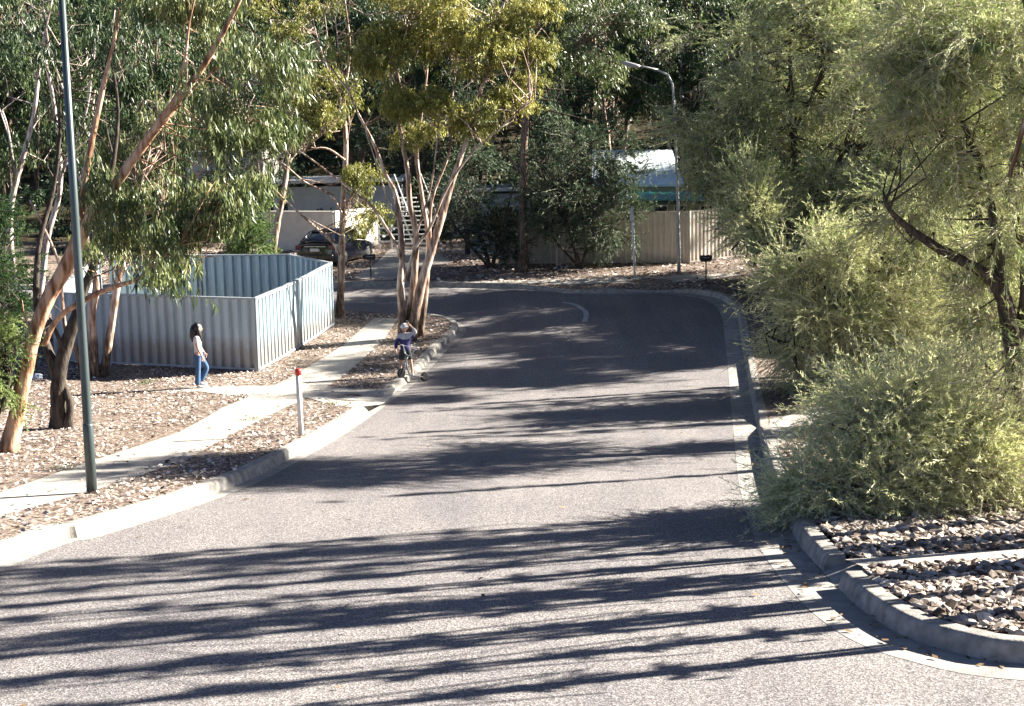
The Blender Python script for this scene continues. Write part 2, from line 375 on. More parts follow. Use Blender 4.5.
right_tail = [(end_r[0] + 1.5, end_r[1] - 0.28), (end_r[0] + 6, end_r[1] - 0.6), (60, end_r[1] - 2.5)]
road_poly = left_edge + corner + side_near + far_edge + right_edge + right_tail + [(60, -12)]
structure(drape('road', road_poly, 'asphalt', G, 0, 2.0, 1.0), 'grey asphalt street dipping away and bending left')
m_l = RP(382, 402); m_r = RP(758, 428); m_f = RP(566, 291); m_g = RP(375, 312); m_d = RP(650, 292)
DIPS += [(m_l.x, m_l.y, 1.3), (m_r.x, m_r.y, 0.9), (m_f.x, m_f.y, 1.5), (m_g.x, m_g.y, 1.8), (m_d.x, m_d.y, 1.6)]

def offset(path, w):
    out = []
    for i, p in enumerate(path):
        a = np.array(path[max(i - 1, 0)]); b = np.array(path[min(i + 1, len(path) - 1)]); t = b - a; t = t / np.linalg.norm(t)
        out.append((p[0] - t[1] * w, p[1] + t[0] * w))
    return out
def kerb(path, side, name='kerb', gut=0.42, body=True):
    """path = foot line; side=+1 verge on the left of travel. kerb and gutter pan as two meshes"""
    path = [xy(p) for p in smooth_path(path, 5)]
    prof = [(0.0, 0.003), (0.035, 0.75), (0.065, 0.97), (0.09, 1.0), (0.24, 1.0), (0.25, 0.0)]
    lines = [offset(path, side * a) for a, h in prof]
    mb = MB(); vs = []; n = len(path); m = len(prof)
    for i in range(n if body else 0):
        hk = V(*lines[3][i]) - G(*lines[3][i])
        for j, (a, h) in enumerate(prof):
            x, y = lines[j][i]; vs.append((x, y, G(x, y) + (0.006 + (hk + 0.012) * h if j < m - 1 else -0.15)))
    fs = [(i * m + j, i * m + j + 1, (i + 1) * m + j + 1, (i + 1) * m + j) for i in range(n - 1) for j in range(m - 1)]
    fs += [tuple(range(m)), tuple((n - 1) * m + j for j in range(m))]
    if body:
        mb.add(vs, fs); k = mb.build(name, 'kerbstone', None, True)
        mod = k.modifiers.new('s', 'EDGE_SPLIT'); mod.split_angle = R(50); structure(k)
    if gut:
        a = offset(path, -side * gut); mb = MB(); vs = []
        for i in range(n):
            x, y = path[i]; vs.append((x, y, G(x, y) + 0.006)); x, y = a[i]; vs.append((x, y, G(x, y) + 0.003))
        mb.add(vs, [(2 * i, 2 * i + 1, 2 * i + 3, 2 * i + 2) for i in range(n - 1)])
        structure(mb.build('gutter', 'gutter', None, True))
    return path
kerb(left_edge + corner[:3], 1, gut=0.22)
kerb(list(reversed(far_edge[:-2])), -1, gut=0.3)
kerb(far_edge[-4:] + right_edge + right_tail, 1, gut=0.48, body=False)
kerb(far_edge[-4:] + right_edge[:8] + [xy(RP(812, 561)), xy(RP(823, 572))], 1, gut=0)
kerb([xy(RP(838, 589))] + right_edge[10:] + right_tail, 1, gut=0)
rp = [xy(RP(819, 569)), xy(RP(841, 592))]; rb = offset(rp, .55); mb = MB()
mb.add([(rp[0][0], rp[0][1], G(*rp[0]) + .008), (rp[1][0], rp[1][1], G(*rp[1]) + .008), (rb[1][0], rb[1][1], V(*rb[1]) + .012), (rb[0][0], rb[0][1], V(*rb[0]) + .012)], [(0, 1, 2, 3)])
structure(mb.build('kerb_ramp', 'gutter'), 'small concrete drain ramp through the break in the near right kerb')

verge_left = offset(left_edge + corner + side_near, 0.2) + [(-60, -12)]
vl = drape('verge', verge_left, 'verge', V, 0, 1.2, 0.8); structure(vl, 'left roadside verge of stones and leaf litter')
fe = offset(far_edge + right_edge + right_tail, 0.2); gi = len(far_edge) + 8; fe[gi:gi + 2] = [offset([xy(RP(815, 565)), xy(RP(837, 588))], .5)[0], offset([xy(RP(815, 565)), xy(RP(837, 588))], .5)[1]]
vr = drape('verge', fe + [(60, 76), (-60, 76)], 'verge', V, 0, 2.0, 1.0); structure(vr, 'verge and yards beyond the bend and on the right')
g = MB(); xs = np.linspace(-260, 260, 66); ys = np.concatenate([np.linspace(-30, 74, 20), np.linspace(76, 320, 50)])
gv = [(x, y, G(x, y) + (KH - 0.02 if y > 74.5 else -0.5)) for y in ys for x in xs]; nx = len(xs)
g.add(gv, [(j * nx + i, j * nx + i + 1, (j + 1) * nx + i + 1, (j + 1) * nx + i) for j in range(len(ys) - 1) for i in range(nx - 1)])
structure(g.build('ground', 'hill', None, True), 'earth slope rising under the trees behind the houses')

def path_sheet(name, pix, mat='concrete', dz=0.006, step=1.0):
    return structure(drape(name, [xy(P(u, v)) for u, v in pix], mat, V, dz, step, 0.7))
path_sheet('footpath', [(-60, 512), (0, 493), (60, 472), (120, 452), (180, 432), (222, 408), (256, 394), (300, 372), (345, 344), (375, 318), (398, 319), (385, 338), (362, 360), (340, 378), (318, 393), (280, 410), (240, 430), (180, 462), (90, 492), (0, 516), (-60, 534)])
structure(drape('driveway', [xy(P(u, v)) for u, v in [(150, 392), (200, 386), (262, 386), (315, 386), (372, 390), (396, 388), (380, 405), (352, 408), (300, 396), (255, 398), (200, 392)]], 'concrete', V, 0.010, 1.0, 0.7))
path_sheet('driveway', [(378, 262), (392, 247), (425, 247), (452, 262), (420, 268), (392, 280), (352, 279)])
path_sheet('footpath', [(455, 282), (540, 280), (560, 279), (640, 277), (735, 273), (745, 275), (700, 281), (600, 283.5), (540, 284)])
path_sheet('footpath', [(770, 420), (835, 405), (850, 412), (800, 432), (770, 452), (764, 440)], dz=0.008)
path_sheet('footpath', [(845, 560), (868, 569), (1024, 557), (1060, 553), (1060, 546), (1024, 549), (905, 556)], dz=0.008)
arc = smooth_path([xy(RP(u, v)) for u, v in [(562, 302.5), (569, 303.5), (576, 305.5), (584, 311), (585.5, 316), (583.5, 322)]], 6)
arc = [xy(p) for p in arc]; a2 = offset(arc, 0.11); a1 = offset(arc, -0.06)
structure(drape('road_marking', a1 + a2[::-1], 'road_paint', G, 0.006, 1.0), 'worn white curved line on the bend')

def inside(poly, x, y):
    r = False; j = len(poly) - 1
    for i in range(len(poly)):
        if (poly[i][1] > y) != (poly[j][1] > y) and x < (poly[j][0] - poly[i][0]) * (y - poly[i][1]) / (poly[j][1] - poly[i][1]) + poly[i][0]: r = not r
        j = i
    return r
PATHS = [[xy(v.co) for v in []]]
def pxpoly(pix): return [xy(P(u, v)) for u, v in pix]
no_chip = [pxpoly([(-60, 512), (0, 493), (120, 452), (222, 408), (256, 394), (300, 372), (345, 344), (375, 318), (398, 319), (362, 360), (318, 393), (240, 430), (90, 492), (-60, 534)]),
           pxpoly([(210, 388), (262, 386), (372, 390), (396, 388), (380, 405), (300, 396), (200, 394)]),
           pxpoly([(378, 262), (392, 247), (425, 247), (452, 262), (386, 288), (348, 286)]), pxpoly([(455, 286), (560, 283), (735, 275), (745, 276), (600, 288), (540, 289)]),
           pxpoly([(845, 560), (868, 569), (1040, 557), (1040, 547), (905, 556)]), pxpoly([(770, 420), (835, 405), (800, 432), (764, 445)])]
def chips(name, poly, n, box, L=(0.03, 0.09), tilt=0.5, mat='chip', label='', flat=None, keep=0.06):
    P3 = []; x0, x1, y0, y1 = box
    while len(P3) < n:
        x = random.uniform(x0, x1); y = random.uniform(y0, y1)
        if not inside(poly, x, y): continue
        if any(inside(q, x, y) for q in no_chip) and random.random() > keep: continue
        if mnoise.noise(Vector((x * 0.6, y * 0.6, 3))) + .5 * mnoise.noise(Vector((x * 2.3, y * 2.3, 7))) < random.uniform(-0.7, 0.35) - 0.08: continue
        P3.append((x, y, (flat or V)(x, y) + 0.014 + random.random() * 0.02))
    p = np.array(P3); k = len(p); az = rng.uniform(0, 2 * np.pi, k); el = rng.normal(0, tilt * 0.5, k)
    d = np.stack([np.cos(az) * np.cos(el), np.sin(az) * np.cos(el), np.abs(np.sin(el))], 1)
    r = np.stack([-np.sin(az), np.cos(az), rng.normal(0, tilt, k)], 1); r = unit(r)
    Ls = (L[0] * .6 + (L[1] * 1.35 - L[0] * .6) * rng.random(k) ** 2.2)[:, None]; W = Ls * rng.uniform(0.25, 0.7, k)[:, None]
    q = np.stack([p - d * Ls / 2 - r * W * 0.3, p + r * W / 2 - d * Ls * 0.1, p + d * Ls / 2 + r * W * 0.2, p - r * W / 2 + d * Ls * 0.1], 1)
    o = quads(name, q, np.clip(rng.normal(0.55, 0.27, k), 0, 1), mat); tag(o, label, None, None, 'stuff'); return o
chips('leaf_litter', verge_left, 72000, (-17, -1.0, 14, 50), label='stones, bark chips and dead leaves on the left verge')
chips('leaf_litter', fe + [(60, 76), (-60, 76)], 26000, (-18, 16, 51, 70), L=(0.06, 0.16), label='leaf litter on the far verge before the bend houses')
chips('fallen_leaves', road_poly, 260, (-8, 8, 8, 52), L=(0.04, 0.09), tilt=0.2, mat='fallen', label='scattered dead leaves on the asphalt', flat=lambda x, y: G(x, y) - 0.006)
chips('fallen_leaves', offset(right_edge[2:], -0.45) + offset(right_edge[2:], 0)[::-1], 500, (2, 8, 11, 45), L=(0.03, 0.08), tilt=0.2, mat='fallen', label='dead leaves lying in the right gutter', flat=lambda x, y: G(x, y) - 0.002)

def stones(name, poly, n, box, size, label, zoff=0.0):
    """broken weathered stones: jittered low domes, each a closed top of 13 faces"""
    rings = [(1.0, -.1, 6, 0), (.86, .42, 6, .5)]; base = []
    for r, z, k, o in rings: base += [(r * math.cos(2 * math.pi * (i + o) / k), r * math.sin(2 * math.pi * (i + o) / k), z) for i in range(k)]
    base += [(.45, .1, .62), (-.4, .32, .66), (-.1, -.42, .6)]; base = np.array(base)
    fq = [(i, (i + 1) % 6, 6 + i, 6 + i) for i in range(6)] + [((i + 1) % 6, 6 + (i + 1) % 6, 6 + i, 6 + i) for i in range(6)]
    fq = [(i, (i + 1) % 6, 6 + (i + 0) % 6, 6 + (i - 1) % 6) for i in range(6)] + [(6, 7, 13, 12), (7, 8, 13, 13), (8, 9, 14, 13), (9, 10, 14, 14), (10, 11, 12, 14), (11, 6, 12, 12), (12, 13, 14, 14)]
    Q = []; T = []; x0, x1, y0, y1 = box; c = 0
    while c < n:
        x = random.uniform(x0, x1); y = random.uniform(y0, y1)
        if not inside(poly, x, y) or (any(inside(q, x, y) for q in no_chip) and random.random() > 0.02): continue
        c += 1; s = size[0] + (size[1] - size[0]) * random.random() ** 3.2
        b = base * np.array([1, random.uniform(.45, .95), random.uniform(.35, .75)]) * s * (1 + 0.13 * rng.normal(size=(15, 1)).clip(-1.5, 1.5)); b += rng.normal(size=(15, 3)) * s * .07
        az = random.uniform(0, 6.28); ca, sa = math.cos(az), math.sin(az); tx, ty = random.gauss(0, .22), random.gauss(0, .22)
        b[:, 2] += b[:, 0] * tx + b[:, 1] * ty; b = b @ np.array([[ca, -sa, 0], [sa, ca, 0], [0, 0, 1]]).T
        b += np.array([x, y, V(x, y) + s * 0.02 + zoff * .6 * random.random()]); t = min(1, max(0, random.gauss(0.42, 0.25)))
        for f in fq: Q.append(b[list(f)]); T.append(t + random.uniform(-.03, .03))
    o = quads(name, np.array(Q), np.array(T), 'stone'); tag(o, label, None, None, 'stuff'); return o
right_bed = offset(right_edge[4:], 0.28) + [(60, 9.8), (60, 46), (9, 46)]
stones('gravel', right_bed, 24000, (3.4, 8.5, 11.2, 21), (0.009, 0.088), 'broken pale stones covering the right verge', 0.05)
stones('gravel', right_bed, 7000, (4, 17, 20, 44), (0.03, 0.09), 'broken stones under the shrubs on the right', 0.03)

chips('leaf_litter', right_bed, 6000, (3.4, 9, 11.2, 24), L=(.02, .07), label='bark and leaf litter between the stones of the right verge')
# ------------------------------------------------------------------ foliage builders
def gum_clumps(C, rad, per, L, W, tone0, droop=0.75, tvar=0.18):
    """C (N,3) clump centres -> leaf quads hanging from short sprigs"""
    n = len(C); ns = 7                                     # sprigs per clump
    sp = np.repeat(C, ns, 0) + rng.normal(size=(n * ns, 3)) * rad * np.array([.55, .55, .42])
    st = np.repeat(rng.normal(0, tvar, n), ns) + rng.normal(0, .06, n * ns)
    dirn = rng.normal(size=(n * ns, 3)); dirn[:, 2] = -np.abs(dirn[:, 2]) * droop * 1.5 - droop * .4; dirn = unit(dirn)
    k = max(1, per // ns); p = np.repeat(sp, k, 0); d0 = np.repeat(dirn, k, 0); t = np.repeat(st, k)
    m = len(p); p = p + d0 * (rng.random((m, 1)) * rad * .8) + rng.normal(size=(m, 3)) * rad * 0.10
    d = unit(d0 * .6 + rng.normal(size=(m, 3)) * .6 + np.array([0, 0, -droop]))
    Ls = rng.uniform(L * .6, L * 1.25, m); Ws = rng.uniform(W * .7, W * 1.3, m)
    return kites(p, d, Ls, Ws), tone0 + t + rng.normal(0, .12, m)
def spray_twigs(C, out, rad, nt, ln, up=0.4):
    """curved twigs bursting from clump centres; returns (m,5,3) polyline points"""
    n = len(C); c = np.repeat(C, nt, 0); o = np.repeat(out, nt, 0); m = len(c)
    d = unit(o * 1.0 + rng.normal(size=(m, 3)) * .46 + np.array([0, 0, up])); L = (ln * (.35 + 1.15 * rng.random(m) ** 1.5))[:, None]
    bend = unit(rng.normal(size=(m, 3))) * .3 + np.array([0, 0, -.22 + .2 * up]); p0 = c + rng.normal(size=(m, 3)) * rad * .5
    ts = np.linspace(0, 1, 5)[None, :, None]
    return p0[:, None, :] + d[:, None, :] * L[:, None, :] * ts + bend[:, None, :] * L[:, None, :] * ts ** 2
def needles(tw, k, L, W, tone0, tvar=0.15, groups=1):
    m = len(tw); tt = rng.uniform(0.12, 1, (m, k)); i = np.minimum((tt * 4).astype(int), 3); f = (tt * 4 - i)[..., None]
    a = np.take_along_axis(tw, i[..., None].repeat(3, 2), 1); b = np.take_along_axis(tw, (i + 1)[..., None].repeat(3, 2), 1)
    p = (a + (b - a) * f).reshape(-1, 3); ax = unit((b - a)).reshape(-1, 3)
    d = unit(ax * 1.0 + rng.normal(size=p.shape) * .42 + np.array([0, 0, .08]))
    g = np.repeat(rng.normal(0, tvar, m // groups + 1), groups)[:m]
    t = np.repeat(g, k) + rng.normal(0, .15, m * k) + tt.reshape(-1) * .18
    return kites(p, d, rng.uniform(L * .5, L * 1.2, len(p)), np.full(len(p), W), .5), tone0 + t
def twig_quads(tw, w):
    """thin tapering ribbons (two crossed per segment) standing for twigs"""
    a = tw[:, :-1].reshape(-1, 3); b = tw[:, 1:].reshape(-1, 3); ax = unit(b - a)
    wi = np.tile(np.linspace(1, .4, tw.shape[1] - 1), len(tw))[:, None] * w; out = []
    r = unit(np.cross(ax, unit(rng.normal(size=ax.shape)))); r2 = np.cross(ax, r)
    for q in (r, r2): out.append(np.stack([a - q * wi, a + q * wi, b + q * wi * .8, b - q * wi * .8], 1))
    return np.concatenate(out)
def in_ellipsoids(blobs, shell=0.5, lump=0.27):
    """blobs: (centre, radii, n) -> clump points gathered into separate lumps with gaps between, and outward normals"""
    P_, N_ = [], []
    for c, r, n in blobs:
        k = max(1, int(n / 8)); q = unit(rng.normal(size=(k, 3))); s = (shell + (1 - shell) * rng.random((k, 1))) ** .8; sub = q * s
        own = rng.integers(0, k, n); o = rng.normal(size=(n, 3)) * lump * np.array([1.1, 1.1, .75]) if k > 1 else rng.normal(size=(n, 3)) * .5
        x = sub[own] + o; P_.append(np.array(c) + x * np.array(r)); N_.append(unit(x + o * 2.0))
    return np.concatenate(P_), np.concatenate(N_)
def branchlets(mb, nodes, C, frac=1.0, r0=0.016, n=3, rise=0.15):
    """thin boughs from the nearest stem node to each clump"""
    nodes = np.array(nodes)
    for c in C:
        if random.random() > frac: continue
        dd = np.linalg.norm((nodes - c) * np.array([1, 1, .8]), axis=1) + np.maximum(0, nodes[:, 2] - c[2]) * 1.5
        kk_ = np.argsort(dd)[:14]; a = nodes[int(kk_[min(len(kk_) - 1, int(abs(random.gauss(0, 6))))])]; L = np.linalg.norm(c - a)
        if L < .15: continue
        m = (a + c) / 2 + rng.normal(size=3) * L * .13 + np.array([0, 0, -rise * L])
        m2 = a * .2 + c * .8 + rng.normal(size=3) * L * .09
        rr = r0 * (0.7 + L * .45)
        mb.tube([a, m, m2, c], [rr, rr * .7, rr * .45, rr * .2], n, cap=False)
def px_blobs(lst, y0):
    """pixel ellipses at a depth -> world ellipsoids"""
    out = []
    for (u, v, ru, rv, dd, dr, n) in lst:
        y = y0 + dd; c = AT(u, v, y); out.append((tuple(c), (ru / F * y, dr, rv / F * y), n))
    return out
def px_stem(pts, y0, base=None):
    """[(u,v,dd,radius_m)] -> smoothed world polyline and radii"""
    w = []
    for i, (u, v, dd, r) in enumerate(pts):
        w.append((*(AT(u, v, y0 + dd)), r))
    if base is not None: w[0] = (*base, w[0][3])
    s = smooth_path(w, 5); return [Vector(q[:3]) for q in s], [max(q[3], .004) for q in s]
def local(o, v): return v
def px_tree(name, label, cat, base_px, stems, blobs, leaf='gum', bark='gum_bark', per=90, L=.15, W=.03, rad=.38, tone=.5, group=None,
            frac=.6, droop=.75, wob=.05, y0=None, mode='gum', shell=.45, br=.016, lump=.24):
    b = P(*base_px); y0 = y0 or b.y; root = thing(name, label, cat, b, group=group); mb = MB(); nodes = []
    bb = np.array(b)
    for i, st in enumerate(stems):
        pts, rr = px_stem(st, y0)
        if st[0][1] >= base_px[1] - 14:                   # a stem that starts at the ground
            pts[0].z = V(pts[0].x, pts[0].y) - .12; rr[0] *= 1.35; rr[1] *= 1.12
        mb.tube(pts, rr, 10 if rr[0] > .06 else 6, wob=wob)
        nodes += [tuple(p) for p in pts[len(pts) // 3:]]
    C, N = in_ellipsoids(px_blobs(blobs, y0), shell, lump)
    branchlets(mb, nodes, C, frac, r0=br)
    mb.v = [(x - bb[0], y - bb[1], z - bb[2]) for x, y, z in mb.v]
    mb.build('trunk', bark, root, True)
    if mode == 'gum':
        q, t = gum_clumps(C - bb, rad, per, L, W, tone, droop)
        quads('crown', q, t, leaf, root)
    else:
        tw = spray_twigs(C - bb, N, rad, mode['nt'], mode['ln'], mode.get('up', .4))
        q, t = needles(tw, mode['k'], L, W, tone, groups=mode['nt'])
        cr = quads('crown', q, t, leaf, root)
        if mode.get('tw'): quads('twigs', twig_quads(tw, mode['tw']), np.zeros(len(tw) * 8), 'twig', root)
    return root

# ------------------------------------------------------------------ large structure: fences and houses
def fence(name, label, pts, h, mats, pitch=0.19, amp=0.022, bay=2.4, group=None, step_flat=False):
    """sheet-metal fence along world xy points, bay by bay; sheet, posts and rails as parts"""
    base = Vector((pts[0][0], pts[0][1], V(*pts[0]))); root = thing(name, label, 'fence', base, group=group)
    for s in range(len(pts) - 1):
        a = Vector(pts[s]); b = Vector(pts[s + 1]); Ls = (b - a).length; nb = max(1, round(Ls / bay)); t = (b - a).normalized(); nrm = Vector((-t.y, t.x))
        for k in range(nb):
            p = a + t * (Ls * k / nb); q = a + t * (Ls * (k + 1) / nb); w = (q - p).length
            nrib = max(2, round(w / pitch)); vs = []; prof = []
            for i in range(nrib):
                o = i / nrib * w; pw = w / nrib
                prof += [(o, 0), (o + pw * .22, 0), (o + pw * .36, 1), (o + pw * .64, 1), (o + pw * .78, 0)]
            prof.append((w, 0)); zb0 = V(p.x, p.y); zb1 = V(q.x, q.y)
            for (o, e) in prof:
                r = p + t * o + nrm * (amp * (e - .5) * 2); zg = zb0 + (zb1 - zb0) * o / w
                vs += [(r.x - base.x, r.y - base.y, zg + .02 - base.z), (r.x - base.x, r.y - base.y, zg + h - base.z)]
            mb = MB(); mb.add(vs, [(2 * i, 2 * i + 2, 2 * i + 3, 2 * i + 1) for i in range(len(prof) - 1)])
            o_ = mb.build('panel', mats[0], root)
            so = o_.modifiers.new('s', 'SOLIDIFY'); so.thickness = .004; so.offset = 0
            for zz, nm in ((h + .005, 'rail'), (.05, 'rail')):
                mb = MB(); c0 = Vector((p.x, p.y, zb0 + zz)) - base; c1 = Vector((q.x, q.y, zb1 + zz)) - base
                n3 = Vector((nrm.x, nrm.y, 0)) * (amp + .012); u3 = Vector((0, 0, .028))
                mb.add([c0 - n3 - u3, c0 + n3 - u3, c0 + n3 + u3, c0 - n3 + u3, c1 - n3 - u3, c1 + n3 - u3, c1 + n3 + u3, c1 - n3 + u3],
                       [(0, 1, 2, 3), (4, 7, 6, 5), (0, 4, 5, 1), (1, 5, 6, 2), (2, 6, 7, 3), (3, 7, 4, 0)]); mb.build(nm, mats[1], root)
            mb = MB(); mb.box((p.x - base.x, p.y - base.y, zb0 + h / 2 - base.z + .01), (.07, .07, h + .07), math.atan2(t.y, t.x)); mb.build('post', mats[2], root)
    e = Vector(pts[-1]); mb = MB(); mb.box((e.x - base.x, e.y - base.y, V(*pts[-1]) + h / 2 - base.z + .01), (.07, .07, h + .07), 0); mb.build('post', mats[2], root)
    return root
HF = 1.98
fA, fB, fC = xy(P(112, 364)), xy(P(258, 371)), xy(P(333, 325))
fD = xy(P(289, 255, HF)); fE = (fA[0] - 2.0, fD[1] + 0.4)
fA0 = (fA[0] + (fA[0] - fB[0]) * .40, fA[1] + (fA[1] - fB[1]) * .40)
fence('metal_fence', 'blue grey ribbed metal fence around the corner yard behind the girl', [(fA0[0] - .6, fE[1]), fA0, fA, fB, fC, fD, fE], HF, ('fence_grey', 'fence_rail', 'fence_rail'), 0.30, 0.046, 2.6)
g1, g2, g3 = xy(P(500, 264)), xy(P(690, 263)), xy(P(770, 262))
fence('metal_fence', 'beige ribbed metal fence in front of the teal roofed house', [g1, g2, (g2[0] + 2.7, g2[1] + 2.3)], 2.02, ('fence_beige', 'fence_beige', 'fence_beige'), 0.22, 0.02, 2.4)

def wall_px(mb, u0, u1, v0, v1, y, th=.2, y2=None):
    a = AT(u0, v1, y); b = AT(u1, v1, y2 or y); top = AT((u0 + u1) / 2, v0, y).z; bot = AT((u0 + u1) / 2, v1, y).z
    t = Vector((b.x - a.x, b.y - a.y)); mb.box(((a.x + b.x) / 2, (a.y + b.y) / 2, (top + bot) / 2), (t.length, th, top - bot), math.atan2(t.y, t.x))
# garden wall behind the car
o = MB(); wa = AT(268, 255, 69.0); wb = AT(335, 255, 67.5); wc = AT(378, 255, 71.0)
gw = thing('garden_wall', 'cream rendered garden wall behind the dark car', 'wall', (wb.x, wb.y, V(wb.x, wb.y)))
for (a, b, nm) in ((wa, wb, 'wall_section'), (wb, wc, 'wall_section')):
    zt = AT(330, 213, 67.5).z; zb = V(wb.x, wb.y) - .2; t = b - a; ang = math.atan2(t.y, t.x); mb = MB()
    mb.box(((a.x + b.x) / 2 - wb.x, (a.y + b.y) / 2 - wb.y, (zt + zb) / 2 - V(wb.x, wb.y)), (Vector((t.x, t.y)).length + .05, .2, zt - zb), ang); mb.build(nm, 'render', gw, bevel=.01)
    mb = MB(); mb.box(((a.x + b.x) / 2 - wb.x, (a.y + b.y) / 2 - wb.y, zt + .04 - V(wb.x, wb.y)), (Vector((t.x, t.y)).length + .12, .28, .08), ang); mb.build('coping', 'render', gw, bevel=.01)
# left house
def house_left():
    y = 77.0; c = AT(300, 220, y); z0 = V(c.x, c.y); root = thing('house', 'pale flat roofed house with open carport above the garden wall', 'house', (c.x, c.y, z0))
    def box(nm, mat, u0, u1, v0, v1, ya, yb, bev=.01):
        a = AT(u0, v1, ya); b = AT(u1, v0, ya); mb = MB()
        mb.box(((a.x + b.x) / 2 - c.x, (ya + yb) / 2 - c.y, (a.z + b.z) / 2 - z0), (b.x - a.x, yb - ya, b.z - a.z)); return mb.build(nm, mat, root, bevel=bev)
    box('wall', 'pale_wall', 290, 398, 185, 262, 77.0, 84.0)
    box('wall', 'render', 190, 262, 150, 262, 80.5, 86.0)
    box('carport_back_wall', 'grey_wall', 262.4, 289.6, 186, 262, 82.5, 82.8)
    box('roof', 'white', 255, 402, 178, 184.6, 76.4, 84.6)
    f = box('window', 'white', 350, 372, 190, 208, 76.93, 76.995); 
    g_ = box('pane', 'glass', 351.5, 370.5, 191.5, 206.5, 76.90, 76.925, 0); g_.parent = f
    f = box('window', 'white', 205, 232, 168, 196, 80.42, 80.495); g_ = box('pane', 'glass', 206.5, 230.5, 170, 194, 80.40, 80.418, 0); g_.parent = f
    for u in (263, 276): box('post', 'white', u, u + 1.6, 185, 258, 77.0, 77.12)
house_left()
# outside staircase
def stairs():
    y = 68.5; a = AT(382, 250, y); root = thing('staircase', 'white open timber staircase beside the cream wall', 'staircase', (a.x, a.y, V(a.x, a.y)))
    n = 11; dx, dzz = .20, .20
    for i in range(n):
        mb = MB(); mb.box((1.15 + (n / 2 - i) * -dx * -1 * .35 + .1, 0.25 * i, .2 + i * dzz), (1.1, .26, .05)); mb.build('step', 'white', root, bevel=.005)
    for x in (.55, 1.8):
        mb = MB(); mb.tube([(x + .9, 0, .15), (x - .1, .25 * n, .15 + n * dzz)], .05, 4); mb.build('stringer', 'white', root)
        mb = MB(); mb.tube([(x + .9, 0, 1.1), (x - .1, .25 * n, 1.1 + n * dzz)], .03, 6); mb.build('handrail', 'white', root)
    for k in range(3):
        for zz in (.35, .65, .95):
            if k == 0: mb = MB(); mb.box((.45, -.15, zz), (1.2, .04, .06)); mb.build('rail', 'white', root)
        mb = MB(); mb.box((-.1 + k * .55, -.15, .55), (.07, .07, 1.1)); mb.build('post', 'white', root)
stairs()
# grey building right of the gum stems
def grey_house():
    y = 74.0; c = AT(462, 255, y); z0 = V(c.x, c.y); root = thing('shed', 'shaded blue grey building behind the tall gum stems', 'shed', (c.x, c.y, z0))
    def box(nm, mat, u0, u1, v0, v1, ya, yb, bev=.01):
        a = AT(u0, v1, ya); b = AT(u1, v0, ya); mb = MB()
        mb.box(((a.x + b.x) / 2 - c.x, (ya + yb) / 2 - c.y, (a.z + b.z) / 2 - z0), (b.x - a.x, yb - ya, b.z - a.z)); return mb.build(nm, mat, root, bevel=bev)
    box('wall', 'grey_wall', 446, 530, 193, 262, 74, 80); box('roof', 'grey_roof', 441, 535, 188, 192.6, 73.5, 80.5)
    f = box('window', 'white', 492, 515, 205, 225, 73.93, 73.995); g_ = box('pane', 'glass', 493.5, 513.5, 207, 223, 73.9, 73.925, 0); g_.parent = f
    box('door', 'pale_wall', 452, 466, 212, 261, 73.94, 73.995)
grey_house()
lw = MB(); wall_px(lw, 0, 0, 0, 0, 60) if False else None
lwr = AT(488, 266, 64.5); lo = thing('garden_wall', 'low grey wall under the dark bush left of the brown trunk', 'wall', (lwr.x, lwr.y, V(lwr.x, lwr.y)))
mb = MB(); mb.box((0, 0, .3), (1.5, .18, .62)); mb.build('wall_section', 'grey_wall', lo, bevel=.01); mb = MB(); mb.box((0, 0, .64), (1.56, .24, .05)); mb.build('coping', 'grey_wall', lo)
